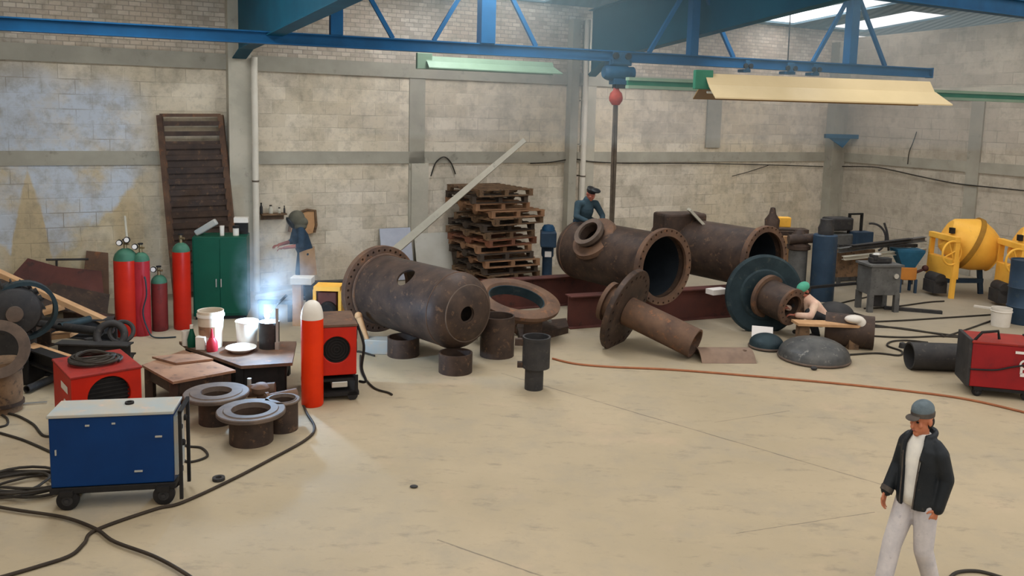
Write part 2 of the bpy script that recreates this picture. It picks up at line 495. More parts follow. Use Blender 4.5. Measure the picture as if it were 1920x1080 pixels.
for x0, x1 in zip(xs, xs[1:]):
    for d0, d1 in zip(ds, ds[1:]):
        xm, dm = (x0 + x1) / 2, (d0 + d1) / 2
        if any(l[0] < xm < l[1] and l[2] < dm < l[3] for l in lights): continue
        p = [WP(x, d, RZ0 + RSL * d) for x, d in ((x0, d0), (x1, d0), (x1, d1), (x0, d1))]
        b.add(p + [q + V((0, 0, .06)) for q in p], [[0, 1, 2, 3], [7, 6, 5, 4], [0, 4, 5, 1], [1, 5, 6, 2], [2, 6, 7, 3], [3, 7, 4, 0]])
struct('ceiling', b, M_deck, 0)
for i, l in enumerate(lights):
    b = B(); p = [WP(x, d, RZ0 + RSL * d + .05) for x, d in ((l[0], l[2]), (l[1], l[2]), (l[1], l[3]), (l[0], l[3]))]
    b.add(p + [q + V((0, 0, .01)) for q in p], [[0, 1, 2, 3], [7, 6, 5, 4], [0, 4, 5, 1], [1, 5, 6, 2], [2, 6, 7, 3], [3, 7, 4, 0]])
    struct('window_%d' % (i + 1), b, M_sky, 0)  # the last panels cover the added unseen strips
# area lamps added under skylights, most of them out of view, for more light
for i, l in enumerate(lights[1:2] + lights[3:]):
    a = bpy.data.lights.new('skylight_fill', 'AREA'); a.shape = 'RECTANGLE'; a.size = l[1] - l[0]; a.size_y = l[3] - l[2]; a.energy = (90, 150, 230, 270, 240)[i]; a.color = (.93, .97, 1)
    o = bpy.data.objects.new('skylight_fill', a); COL.objects.link(o)
    o.location = WP((l[0] + l[1]) / 2, (l[2] + l[3]) / 2, RZ0 + RSL * (l[2] + l[3]) / 2 - .05); o.rotation_euler = (0, 0, R(WROT))

# ---------------------------------------------------------------- steel overhead
M_blue = mt('blue steel paint', (16, 84, 128), (14, 74, 114), 2, .5, bump=.03)
M_teal = mt('dark blue girder paint', (14, 80, 100), (12, 70, 90), 1.5, .6)
def rafter(x, label, hau=.26, sl=.02, cut_at=8.4):
    """deep plate girder running out from the wall: web, two flanges, stiffeners, slanting brace"""
    base = WP(x, .3, 4.6)
    t = thing('roof_girder', label, 'girder', base, WROT, 'blue roof girders')
    top = lambda d: RZ0 + RSL * d - 4.6 - .12
    bot = lambda d: hau * min(d / .7, 1) + sl * d
    dd = [0, .3, .7, 1.2, 1.7, 2.2, 4, 6, cut_at]
    y = lambda d: -d
    b = B()
    for d0, d1 in zip(dd, dd[1:]):
        b.add([(s * .012, y(d), z) for s in (-1, 1) for d, z in ((d0, bot(d0)), (d1, bot(d1)), (d1, top(d1)), (d0, top(d0)))],
              [[0, 1, 2, 3], [7, 6, 5, 4], [0, 4, 5, 1], [2, 6, 7, 3], [0, 3, 7, 4], [1, 5, 6, 2]])
    part(t, 'web', b, M_teal, ang=0)
    for nm, fn, s in (('bottom_flange', bot, -1), ('top_flange', top, 1)):
        b = B(); rings = []
        for d in dd:
            z = fn(d); rings.append([(-.13, y(d), z), (.13, y(d), z), (.13, y(d), z + s * .02), (-.13, y(d), z + s * .02)])
        b.loft(rings); part(t, nm, b, M_teal, ang=0)
    for d in (1.3, 3.4, 6.0):
        b = B(); b.box((.07, y(d), (bot(d) + top(d)) / 2), (.1, .015, top(d) - bot(d) - .03)); part(t, 'stiffener', b, M_teal, ang=0)
    b = B(); b.tube([(.1, y(1.35), bot(1.35) + .05), (.1, y(3.3), top(3.3) - .05)], .025, 6); part(t, 'brace', b, M_blue)
    return t
rafter(xp(446), 'dark blue roof girder above the concrete column at the left, haunched at the wall', .12, .035)
rafter(xp(1090), 'hazy blue roof girder above the white drainpipe behind the hoist', .3, .1)

# long runway beam with its hangers, in front of the back wall
P1 = D(1742, 137, 18.8); P0 = G(-40, 42, P1.z)
bd = (P1 - P0).normalized(); bn = V((-bd.y, bd.x, 0))
mid = (P0 + P1) / 2
t = thing('runway_beam', 'long blue steel hoist beam spanning across under the roof on braced hangers', 'beam', mid)
h = .2
b = B(); b.extrude([(p[0], p[1] - h / 2) for p in ISEC(.17, h, .022, .05)], P0, P1); part(t, 'beam', b, M_blue, world=True, ang=0)
b = B(); b.box(P1 + bd * .012, (.02, .2, h + .02), (0, 0, math.atan2(bd.y, bd.x))); part(t, 'end_plate', b, M_blue, world=True, ang=0)
def onbeam(px):
    """point of the beam axis at a photo column"""
    best = min(range(2001), key=lambda i: abs(960 + FPX * (lambda c: c.x / -c.z)(CAMROT.transposed() @ (P0 + (P1 - P0) * (i / 2000) - V((0, 0, CAMZ)))) - px))
    return P0 + (P1 - P0) * (best / 2000)
def hanger(px, wd, top=1.55):
    p = onbeam(px)
    b = B(); rot = (0, 0, math.atan2(bd.y, bd.x))
    b.box(p + V((0, 0, h / 2 + top / 2)), (wd, wd, top), rot); hp = part(t, 'hanger_post', b, M_blue, world=True, ang=0)
    for s, lo in ((-1, .95), (1, .95)):
        b = B(); a = p + bd * (s * lo) + V((0, 0, h / 2)); c = p + bd * (s * wd * .4) + V((0, 0, h / 2 + top * .93))
        b.extrude([(-.035, -.035), (.035, -.035), (.035, .035), (-.035, .035)], a, c); part(t, 'brace', b, M_blue, world=True, ang=0)
for px, wd in ((630, .2), (911, .26), (1297, .17), (1592, .2)): hanger(px, wd)
# second beam higher up on the right, nearer than the far corner
Q1 = D(1985, 26, 16.2); Q0 = Q1 - V((WD.x, WD.y, 0)) * 7.5
Q0.z = Q1.z
b = B(); b.extrude([(p[0], p[1] - .15) for p in ISEC(.2, .3, .03, .06)], Q0, Q1)
solo('roof_purlin', b, M_blue, 'bright blue roof beam crossing the upper right under the skylights', 'beam', loc=(Q0 + Q1) / 2, world=True, ang=0)

# hoist on the runway beam
M_hoist = mt('dark blue hoist paint', (36, 82, 112), (28, 64, 92), 4, .5)
M_black = mt('black rubber and grime', (26, 25, 25), (38, 35, 33), 5, .7)
M_redhook = mt('red hook block', (176, 70, 48), (150, 54, 38), 6, .5)
M_strap = mt('dusty grey sling', (104, 92, 78), (84, 74, 64), 8, .8)
p = onbeam(1160); ang = math.atan2(bd.y, bd.x)
base = p + V((0, 0, -.56))
t = thing('electric_hoist', 'dark blue electric hoist hanging from the runway beam with a red hook block', 'hoist', base, math.degrees(ang))
b = B(); b.box((0, 0, .44), (.46, .22, .1)); b.box((0, -.12, .52), (.36, .02, .22)); b.box((0, .12, .52), (.36, .02, .22)); part(t, 'trolley', b, M_hoist, ang=0, bevel=.008)
for x in (-.13, .13):
    b = B(); b.lathe([(.06, 0), (.06, .04)], (x, -.17, .56), (0, 1, 0), 20); part(t, 'wheel', b, M_black)
b = B(); b.lathe([(.0, -.3), (.1, -.3), (.13, -.26), (.15, -.2), (.15, .16), (.12, .2), (.12, .32), (.0, .34)], (0, 0, .26), (1, 0, 0), 24); b.box((.02, 0, .12), (.3, .2, .16)); part(t, 'motor_housing', b, M_hoist, bevel=.004)
b = B(); b.box((-.72, 0, .5), (1.0, .05, .07)); part(t, 'side_arm', b, M_hoist, ang=0)
b = B(); b.box((.05, 0, .02), (.24, .16, .1)); part(t, 'chain_guide', b, M_black, ang=0, bevel=.01)
b = B(); b.lathe([(0, -.15), (.07, -.14), (.125, -.06), (.13, 0), (.11, .08), (.06, .13), (.045, .22), (0, .22)], (-.02, 0, -.2), (0, 0, 1), 24); part(t, 'hook_block', b, M_redhook)
tip = base + V((-.02 * math.cos(ang), -.02 * math.sin(ang), -.36))
end = D(1147, 418, tip.y + .45)
b = B()
for s in (-1, 1):
    b.tube([tip + V((.018 * s, 0, .02)), tip.lerp(end, .5) + V((.028 * s, 0, 0)), end + V((.02 * s, 0, 0))], .028, 8)
solo('lifting_sling', b, M_strap, 'grey brown sling hanging down from the red hook block to the pipe', 'sling', loc=end, world=True)
# festoon carriers on the beam
for i, px in enumerate((1396, 1477, 1524)):
    q = onbeam(px) + V((0, 0, -h / 2 - .0)); s = (.17, .26, .2)[i]
    t = thing('cable_trolley', ('small dark cable trolley on the runway beam at the left end of the lamp shade', 'widest dark cable trolley on the runway beam, under a thin wire', 'flat dark cable trolley on the runway beam, right of the thin wire')[i], 'trolley', q, math.degrees(ang), 'cable trolleys on the runway beam')
    b = B(); b.box((0, 0, -.05), (s, .2, .06)); b.box((0, -.11, .05), (s * .6, .02, .2)); part(t, 'carriage', b, M_hoist, ang=0, bevel=.006)
    for x in (-s * .35, s * .35):
        b = B(); b.lathe([(.05, 0), (.05, .03)], (x, -.15, .04), (0, 1, 0), 16); part(t, 'wheel', b, M_black)
q = onbeam(1477)
b = B(); b.tube([q + V((0, 0, h / 2)), q + V((0, .05, 1.5))], .012, 6)
solo('hanging_wire', b, M_black, 'thin dark wire running up from the runway beam to the roof', 'wire', loc=q + V((0, 0, h / 2)), world=True)

# green rail and the cream lamp shade
M_green = mt('green rail paint', (38, 104, 76), (50, 116, 88), 3, .5)
M_pale = mt('pale green enamel', (128, 150, 126), (118, 140, 116), 2, .5)
M_cream = mt('cream enamel', (208, 186, 144), (200, 178, 136), 1.5, .45)
M_creamshade = mt('cream enamel in shade', (142, 112, 66), (128, 98, 56), 2, .6)  # brown tone puts the shade on the far wing into its colour
A0 = D(1176, 154, 15.2); A1 = D(2050, 190, 18.6); A0.z = A1.z = (A0.z + A1.z) / 2
t = thing('lighting_rail', 'green rail with pale flanges crossing behind the cream lamp shade', 'rail', (A0 + A1) / 2)
b = B(); b.extrude([(-.03, -.045), (.03, -.045), (.03, .045), (-.03, .045)], A0, A1); part(t, 'web', b, M_green, world=True, ang=0)
for dz in (-.07, .07):
    b = B(); b.extrude([(-.07, dz - .028), (.07, dz - .028), (.07, dz + .028), (-.07, dz + .028)], A0, A1); part(t, 'flange', b, M_pale, world=True, ang=0)
def lamp(a, c, wdt, hgt, label, mm):
    """long inverted V reflector with a mount at its end"""
    t = thing('fluorescent_lamp', label, 'lamp', (a + c) / 2, 0)
    d = (c - a).normalized(); u = V((d.y, -d.x, 0))
    for s, nm in ((1, 'near_wing'), (-1, 'far_wing')):
        b = B(); rings = []
        for q in (a, c):
            e = d * (.13 if q is c else -.0)
            rings.append([q + V((0, 0, .0)) , q + u * (s * wdt * .35) + V((0, 0, -hgt * .45)), q + u * (s * wdt * .38) + V((0, 0, -hgt * .5)), q + u * (s * wdt) + V((0, 0, -hgt)) + e, q + u * (s * wdt) + V((0, 0, -hgt + .02)) + e, q + u * (s * wdt * .38) + V((0, 0, -hgt * .5 + .03)), q + u * (s * wdt * .33) + V((0, 0, -hgt * .42)), q + V((0, 0, .02))])
        b.loft(rings); part(t, nm, b, mm[0] if s > 0 else mm[1], world=True, ang=0)
    b = B(); b.box(a + V((0, 0, -.08)) - d * .03, (.3, .1, .3), (0, 0, math.atan2(d.y, d.x))); part(t, 'end_mount', b, mm[2], world=True, ang=0, bevel=.01)
    b = B(); b.cyl(a + V((0, 0, -hgt * .72)) + d * .05, c + V((0, 0, -hgt * .72)) - d * .1, .02, n=12); part(t, 'tube', b, mm[3], world=True)
    return t
M_tube = mt('white lamp tube', (226, 226, 220), None, 1, .3)
a = D(1322, 140, 13.6); c = D(1745, 140, 14.4); c.z = a.z
lamp(a, c, .43, .38, 'long cream lamp shade hanging at the upper right in front of the green rail', (M_cream, M_creamshade, M_green, M_tube))
a = D(798, 109, 16.3); c = D(1036, 117, 17.4); c.z = a.z = (a.z + c.z) / 2
lamp(a, c, .22, .22, 'pale green lamp shade partly hidden behind the middle of the runway beam', (M_pale, M_pale, M_pale, M_tube))

# drainpipes
M_white = mt('off white plastic', (214, 206, 190), (202, 193, 176), 2, .5)
for px, z1, lab in ((472, 4.62, 'white drainpipe beside the concrete column behind the green cabinet'), (1081, 5.9, 'white drainpipe rising from the seated worker to the roof')):
    x = xp(px); d = .36 if px < 600 else .3
    t = thing('drainpipe', lab, 'pipe', WP(x, d, 0), WROT, 'drainpipes on the back wall')
    b = B(); b.cyl((0, 0, 0), (0, 0, z1), .062, n=20); part(t, 'pipe', b, M_white)
    for z in (2.2, 2.95, 4.0):
        b = B(); b.ring((0, 0, z), (0, 0, 1), .07, .06, .03, 20); b.box((0, .14, z + .015), (.05, .2, .03)); part(t, 'bracket', b, M_strap if z < 2.9 else M_white)

# wall cable that sags towards the right
M_cable = mt('black cable', (44, 40, 36), (58, 52, 44), 6, .7)
def wall_line(pts, out=.06):
    r = []
    for px, py in pts:
        if px <= 1560: x, z = wall_xz(px, py); r.append(WP(x, out, z))
        else: x, z = rwall_xz(px, py); r.append(RP(x, out, z))
    return r
b = B(); b.tube(spline(wall_line([(992, 306), (1030, 304), (1072, 298), (1110, 303), (1180, 306), (1300, 306), (1440, 309), (1540, 312)]), 5), .014, 6)
solo('wall_cable', b, M_cable, 'black cable running along the back wall between the drainpipe and the corner', 'cable', loc=WP(*[wall_xz(1072, 298)[0], .06, wall_xz(1072, 298)[1]]), world=True)
b = B(); b.tube(spline(wall_line([(1580, 312), (1640, 313), (1680, 320), (1720, 329), (1790, 343), (1860, 351), (1920, 357), (1960, 362)]), 5), .016, 6)
solo('wall_cable', b, M_cable, 'black cable sagging along the right wall above the yellow mixers', 'cable', loc=RP(rwall_xz(1680, 320)[0], .06, rwall_xz(1680, 320)[1]), world=True)
b = B(); b.tube(spline(wall_line([(1370, 330), (1400, 322), (1440, 309)]), 5), .01, 6)
solo('wall_cable', b, M_cable, 'short black cable end branching down from the back wall cable', 'cable', loc=WP(wall_xz(1400, 322)[0], .06, wall_xz(1400, 322)[1]), world=True)
b = B(); b.tube(spline(wall_line([(1705, 308), (1708, 285), (1716, 265), (1722, 247)]), 4), .012, 6)
solo('wall_cable', b, M_cable, 'short dark wire slanting up the right wall beyond the bracket', 'wire', loc=RP(rwall_xz(1708, 285)[0], .06, rwall_xz(1708, 285)[1]), world=True)
b = B(); b.tube(spline(wall_line([(806, 330), (815, 305), (830, 294), (843, 304), (852, 326)]), 6), .014, 6)
solo('wall_cable', b, M_cable, 'thin looped wire on the back wall above the pallets', 'wire', loc=WP(wall_xz(830, 300)[0], .06, wall_xz(830, 300)[1]), world=True)
# jib bracket on the corner column
x, z = wall_xz(1556, 256)
t = thing('wall_bracket', 'blue steel jib bracket on the corner column with an upright at its end', 'bracket', WP(x, .32, z), 0)
b = B(); b.box((.28, -.2, .02), (1.5, .16, .12)); part(t, 'arm', b, M_hoist, ang=0, bevel=.01)
b = B(); b.add([(-.35, -.22, -.04), (.25, -.22, -.04), (.05, -.22, -.3), (-.35, -.18, -.04), (.25, -.18, -.04), (.05, -.18, -.3)], [[0, 1, 2], [5, 4, 3], [0, 3, 4, 1], [1, 4, 5, 2], [2, 5, 3, 0]]); part(t, 'gusset', b, M_hoist, ang=0)
b = B(); b.box((1.05, -.2, -.02), (.1, .1, .62)); part(t, 'upright', b, M_concd, ang=0)
# smoke that hangs under the roof
k = N('thin blue grey smoke')
vs = k.n('VolumeScatter'); vs.inputs['Color'].default_value = (.66, .92, 1, 1); vs.inputs['Density'].default_value = .026; vs.inputs['Anisotropy'].default_value = .2
k.l(vs.outputs[0], k.out.inputs['Volume']); M_smoke = k.m
b = B(); p = [WP(x, d, z) for z in (3.2, 6.0) for x, d in ((xp(560), .35), (WL - .3, .35), (WL - .3, 8.0), (xp(700), 8.0))]
b.add(p, [[0, 1, 2, 3], [7, 6, 5, 4], [0, 4, 5, 1], [1, 5, 6, 2], [2, 6, 7, 3], [3, 7, 4, 0]])
o = solo('smoke_haze', b, M_smoke, 'thin bluish welding smoke hanging under the roof in front of the back wall', 'smoke', loc=WP(xp(1100), 3, 4.5), world=True, ang=0); o['kind'] = 'stuff'
# ---------------------------------------------------------------- materials of the loose things
M_rust = mt('rusty steel', (110, 84, 66), (82, 64, 54), 3, .75, .05, .2, dirt=(132, 90, 62), dirt_at=.62)
M_rustd = mt('dark brown steel', (76, 60, 50), (54, 44, 39), 4, .55, .08, .15, dirt=(108, 82, 62), dirt_at=.63)
M_rustr = mt('red brown primer steel', (98, 58, 50), (78, 50, 46), 2, .65, .1, .1, dirt=(60, 46, 42), dirt_at=.62)
M_plate = mt('brown plate', (150, 112, 86), (128, 94, 74), 3, .6, .1, .1, dirt=(100, 76, 62), dirt_at=.6)
M_flange = mt('grey machined flange', (104, 88, 76), (82, 70, 62), 5, .65, .05, .1)
M_iron = mt('dark grey iron', (60, 57, 55), (46, 45, 45), 5, .6, .05, .1, dirt=(84, 78, 70), dirt_at=.65)
M_teald = mt('dark teal iron', (48, 62, 66), (36, 48, 53), 3, .5, .3, .1, dirt=(70, 76, 74), dirt_at=.64)
M_inshade = mt('painted inside shade', (34, 40, 46), (26, 31, 36), 3, .7)  # dark tone stands in for the shade inside pipes and drums
M_red = mt('red cylinder paint', (198, 44, 26), (176, 36, 24), 2, .35, dirt=(150, 40, 26), dirt_at=.68)
M_redm = mt('crimson cylinder paint', (172, 44, 52), (148, 38, 44), 2, .4, dirt=(120, 40, 44), dirt_at=.64)
M_redd = mt('dark red cylinder paint', (122, 44, 40), (100, 38, 36), 3, .5, dirt=(80, 40, 36), dirt_at=.62)
M_orange = mt('orange cylinder paint', (226, 54, 12), (208, 46, 12), 2, .4, dirt=(180, 62, 30), dirt_at=.7)
M_greenp = mt('green shoulder paint', (62, 104, 82), (48, 86, 68), 5, .5)
M_cab = mt('green cabinet paint', (10, 74, 54), (8, 66, 48), 1.5, .45)
M_brass = mt('brass valve', (150, 128, 92), (120, 104, 78), 8, .4, .6)
M_chrome = mt('bright metal', (196, 192, 184), None, 4, .3, .7)
M_bluem = mt('blue welder paint', (2, 48, 98), (2, 42, 88), 2, .42, dirt=(14, 54, 104), dirt_at=.68)
M_greytop = mt('worn grey lid', (150, 158, 158), (168, 158, 142), 4, .55, dirt=(190, 160, 138), dirt_at=.64)
M_redw = mt('red welder paint', (186, 34, 16), (164, 30, 16), 2, .4, dirt=(140, 40, 26), dirt_at=.68)
M_redwd = mt('dull red welder paint', (150, 40, 30), (126, 36, 30), 3, .5, dirt=(92, 36, 32), dirt_at=.62)
M_wood = mt('raw plank', (192, 150, 108), (170, 130, 92), 4, .8)
M_wooddk = mt('old grey wood', (126, 98, 72), (96, 76, 58), 5, .85, dirt=(62, 52, 44), dirt_at=.6)
M_plastw = mt('white plastic', (216, 208, 196), (204, 194, 180), 3, .45)
M_bucket = mt('stained white bucket', (206, 190, 168), (190, 172, 150), 5, .5)
M_grey = mt('grey machine paint', (98, 96, 92), (82, 80, 77), 5, .6, dirt=(64, 62, 60), dirt_at=.62)
M_hose = mt('brown black rubber hose', (58, 48, 38), (46, 38, 30), 6, .7)
M_ohose = mt('orange brown air hose', (158, 100, 66), (140, 86, 58), 6, .6)
M_yellow = mt('mixer yellow', (244, 184, 74), (230, 168, 62), 2, .45, dirt=(196, 146, 66), dirt_at=.66)
M_label = mt('white sticker', (214, 206, 198), None, 3, .5)
M_bluedrum = mt('slate blue drum', (50, 68, 86), (42, 58, 74), 3, .5, dirt=(66, 74, 78), dirt_at=.64)

def lbl(pts, m, root, name='label', label=None): 
    b = B(); b.add(pts, [[0, 1, 2, 3]]); return part(root, name, b, m, label, ang=0)

def caster(t, x, y, r, wdt=.05, m=None):
    b = B(); b.lathe([(r * .55, -wdt / 2), (r, -wdt / 2 + .008), (r, wdt / 2 - .008), (r * .55, wdt / 2)], (x, y, r), (1, 0, 0) if m == 'x' else (0, 1, 0), 28)
    o = part(t, 'wheel', b, M_black)
    ax = V((1, 0, 0)) if m == 'x' else V((0, 1, 0))
    b = B(); b.lathe([(r * .5, -wdt / 2 - .004), (r * .5, wdt / 2 + .004)], (x, y, r), ax, 20)
    b.lathe([(r * .2, -wdt / 2 - .02), (r * .2, wdt / 2 + .02)], (x, y, r), ax, 12)
    part(t, 'hub', b, M_iron, sub=o)
    b = B(); b.box((x, y, r * 1.75), (wdt + .05, wdt + .06, r * .5)); part(t, 'wheel_bracket', b, M_black, ang=0)

# ---------------------------------------------------------------- blue welding machine in the foreground
g = G(214, 952); s = S(214, 952)
t = thing('welding_machine', 'large blue welding machine on four wheels with a worn grey lid, on the open floor', 'welder', g, 11)
W, Dp, z0, z1 = 1.05, .38, .215, .87
b = B(); b.box((0, Dp / 2, (z0 + z1) / 2), (W, Dp, z1 - z0)); part(t, 'housing', b, M_bluem, bevel=.012)
b = B(); b.box((0, Dp / 2, z1 + .012), (W + .02, Dp + .03, .03)); lid = part(t, 'lid', b, M_greytop, bevel=.006)
b = B(); b.ring((.1, Dp / 2 + .05, z1 + .02), (0, 0, 1), .04, .022, .025, 16); part(t, 'lifting_eye', b, M_black, sub=lid)
b = B(); b.box((0, Dp / 2, z0 - .03), (W + .02, Dp + .02, .055)); part(t, 'base_frame', b, M_black, bevel=.004)
for x in (-.39, .43):
    for y in (.02, Dp - .02): caster(t, x, y, .095, .06)
b = B(); b.box((W / 2 + .06, -.0, .47), (.03, .03, .84)); part(t, 'post', b, M_black, ang=0)
b = B(); b.box((W / 2 + .06, Dp, .47), (.03, .03, .84)); part(t, 'post', b, M_black, ang=0)
b = B(); b.box((W / 2 + .06, Dp / 2, .88), (.03, Dp + .03, .03)); part(t, 'handle', b, M_black, ang=0)
b = B(); b.box((W / 2 + .015, Dp / 2, .55), (.03, Dp - .06, .56)); fp = part(t, 'control_panel', b, M_greytop, ang=0)
for y, z in ((.12, .7), (.36, .7), (.24, .5)):
    b = B(); b.lathe([(.03, 0), (.03, .02), (.02, .03), (0, .03)], (W / 2 + .03, y, z), (1, 0, 0), 16); part(t, 'dial', b, M_black, sub=fp)
for x, z, w_ in ((-.2, .79, .035), (.02, .8, .03), (.4, .66, .06), (.22, .34, .07), (-.47, .55, .012)):
    b = B(); b.box((x, -.006, z), (w_, .012, .014 if w_ > .02 else .05)); part(t, 'vent_slot' if w_ > .02 else 'latch', b, M_greytop, 'small pale fitting on the front', ang=0)

# ---------------------------------------------------------------- red welding machine behind it
W, Dp, z0, z1 = .70, .82, .16, .80
g = G(138, 850) + Matrix.Rotation(R(40), 3, 'Z') @ V((W / 2, 0, 0)); t = thing('welding_machine', 'red welding machine with a coiled cable on its lid, behind the blue one', 'welder', g, 40)
b = B(); b.box((0, Dp / 2, (z0 + z1) / 2), (W, Dp, z1 - z0))
b = cut(b, [B().cyl((.02, -.1, .55), (.02, .06, .55), .215, n=36)]); part(t, 'housing', b, M_redw, bevel=.008)
b = B()
for i in range(9): b.box((.02, .045, .37 + i * .045), (2 * math.sqrt(max(.0, .21 ** 2 - (.18 - i * .045) ** 2)) + .005, .012, .016))
b.box((.02, .058, .55), (.4, .004, .4)); part(t, 'fan_grille', b, M_black, ang=0)
b = B(); b.box((0, Dp / 2, z1 + .01), (W + .02, Dp + .02, .025)); part(t, 'lid', b, M_redwd, bevel=.006)
b = B(); b.box((-.03, Dp / 2, z0 - .03), (W, Dp, .05)); part(t, 'base_frame', b, M_black, ang=0)
for x in (-.26, .26):
    for y in (.06, Dp - .06): caster(t, x, y, .075, .05)
b = B(); b.ell((-W / 2 - .002, .3, .42), (.006, .075, .09)); lb = part(t, 'badge', b, M_label, 'round white badge on the side')
b = B(); b.ring((-W / 2 - .008, .3, .42), (-1, 0, 0), .055, .04, .004, 24); part(t, 'badge_ring', b, M_redw, sub=lb)
lbl([(-W / 2 - .004, .14, .6), (-W / 2 - .004, .44, .6), (-W / 2 - .004, .44, .68), (-W / 2 - .004, .14, .68)], M_label, t, 'sticker', 'worn pale lettering strip')
top1 = t.matrix_basis.copy()
# coil on its lid
c = V(g) + Matrix.Rotation(R(40), 3, 'Z') @ V((-.02, Dp / 2 + .02, z1 + .03))
pts = []
for i in range(5 * 28 + 1):
    a = i / 28 * 2 * math.pi; rr = .27 - .022 * (i / 28) + .016 * math.sin(3.3 * a)
    pts.append((rr * math.cos(a), rr * .86 * math.sin(a) , .022 + .012 * (i / 28) + .008 * math.sin(2.1 * a)))
b = B(); b.tube(pts, .018, 6)
solo('cable_coil', b, M_cable, 'black cable coiled on the lid of the red welding machine', 'cable coil', loc=c)

# ---------------------------------------------------------------- second red welder with the orange cylinder
g = G(622, 752); t = thing('welding_machine', 'red welding machine with a round fan grille on a black cart behind the orange cylinder', 'welder', g, 17)
W, Dp = .62, .72
b = B(); b.box((-.0, Dp / 2, .09), (W + .06, Dp + .04, .05)); b.box((0, Dp / 2, .27), (W, Dp, .03)); part(t, 'cart_shelf', b, M_black, ang=0)
for x in (-.31, .31):
    for y in (.0, Dp):
        b = B(); b.box((x, y, .19), (.035, .035, .26)); part(t, 'cart_post', b, M_black, ang=0)
z0, z1 = .33, .95
b = B(); b.box((0, Dp / 2, (z0 + z1) / 2), (W, Dp, z1 - z0))
b = cut(b, [B().cyl((.06, -.1, .66), (.06, .05, .66), .17, n=36)]); part(t, 'housing', b, M_redw, bevel=.01)
b = B()
for r_ in (.03, .065, .1, .135, .165): b.torus((.06, .02, .66), (0, 1, 0), r_, .006, 32, 6)
b.box((.06, .045, .66), (.34, .004, .34)); part(t, 'fan_grille', b, M_black)
b = B(); b.box((0, Dp / 2, z1 + .02), (W + .02, Dp + .02, .035)); part(t, 'lid', b, M_rust, 'rusty brown lid', bevel=.006)
b = B(); b.box((.1, .12, .2), (.2, .2, .08)); part(t, 'feeder_box', b, M_chrome, ang=0, bevel=.01)
b = B(); b.tube(spline([(.33, .1, .95), (.4, .0, .7), (.38, .05, .4), (.42, -.05, .25), (.36, .1, .2)], 8), .018, 6); part(t, 'lead', b, M_black)
for x in (-.26, .26):
    b = B(); b.lathe([(.065, -.02), (.065, .02)], (x, .0, .065), (0, 1, 0), 20); part(t, 'wheel', b, M_black)
    b = B(); b.lathe([(.065, -.02), (.065, .02)], (x, Dp - .05, .065), (0, 1, 0), 20); part(t, 'wheel', b, M_black)
def cylinder(px, py, r, h, body, shoulder, label, valve=True, capm=None, frac=.14, reg=0, group='gas cylinders'):
    g = G(px, py); t = thing('gas_cylinder', label, 'gas cylinder', g + V((0, r * .6, 0)), 0, group)
    hs = h * (1 - frac) if not capm else h - .23
    b = B(); b.lathe([(0, .0), (r * .92, 0), (r, .02), (r, hs)], n=32, caps=False); part(t, 'body', b, body)
    b = B(); b.lathe([(r, hs), (r * .98, hs + r * .2), (r * .86, hs + r * .55), (r * .6, hs + r * .85), (r * .3, hs + r * 1.02), (0, hs + r * 1.05)], n=32); part(t, 'shoulder', b, shoulder) if not capm else None
    if capm:
        b = B(); b.lathe([(r, hs), (r * .99, hs + .05), (r * .93, hs + .1), (r * .82, hs + .15), (r * .62, hs + .195), (r * .34, hs + .222), (0, hs + .23)], n=28); part(t, 'valve_cap', b, capm)
    if valve:
        z = hs + r
        b = B(); b.cyl((0, 0, z - .02), (0, 0, z + .13), .025, n=12); b.cyl((-.02, 0, z + .08), (.07, -.03, z + .08), .018, n=10)
        v = part(t, 'valve', b, M_brass)
        b = B(); b.lathe([(.04, 0), (.04, .02)], (0, 0, z + .13), n=16); part(t, 'handwheel', b, M_black, sub=v)
        for k in range(reg):
            q = V((-.06 + .12 * k, -.06, z + .1 + .05 * k))
            b = B(); b.lathe([(0, -.02), (.045, -.02), (.05, 0), (.045, .03), (0, .03)], q, (0.2, -1, .1), 20); gg = part(t, 'gauge', b, M_black)
            b = B(); b.lathe([(.036, .031), (0, .032)], q, (0.2, -1, .1), 20, caps=False); part(t, 'gauge_face', b, M_label, sub=gg)
    return t
cylinder(583, 763, .135, 1.33, M_orange, M_plastw, 'bright orange gas cylinder with a cream cap in front of the red welder', valve=False, capm=M_plastw, frac=.11)
cylinder(234, 632, .178, 1.42, M_red, M_greenp, 'thick bright red gas cylinder with green shoulder and two gauges, left of its neighbours', reg=2)
cylinder(264, 630, .13, 1.4, M_redm, M_greenp, 'slim crimson gas cylinder with green shoulder touching the thick bright red one', reg=1)
cylinder(297, 621, .125, .92, M_redd, M_greenp, 'short dark red gas cylinder between the crimson one and the tall one by the cabinet', reg=1)
cylinder(339, 618, .14, 1.5, M_redw, M_greenp, 'tall orange red gas cylinder with green shoulder beside the green cabinet')
b = B(); b.tube(spline([(0, 0, 0), (.03, .02, .9), (.0, .03, .35), (-.06, 0, .6)][:1] + [(0.03, -.03, .95), (.06, -.04, .7), (.0, -.05, .4), (.08, -.04, .1), (.2, -.08, .02), (.5, -.02, .02)], 6)[6:], .012, 6)
solo('gas_hose', b, M_teald, 'dark teal hose hanging down the crimson cylinder and lying on the floor', 'hose', loc=G(272, 632))

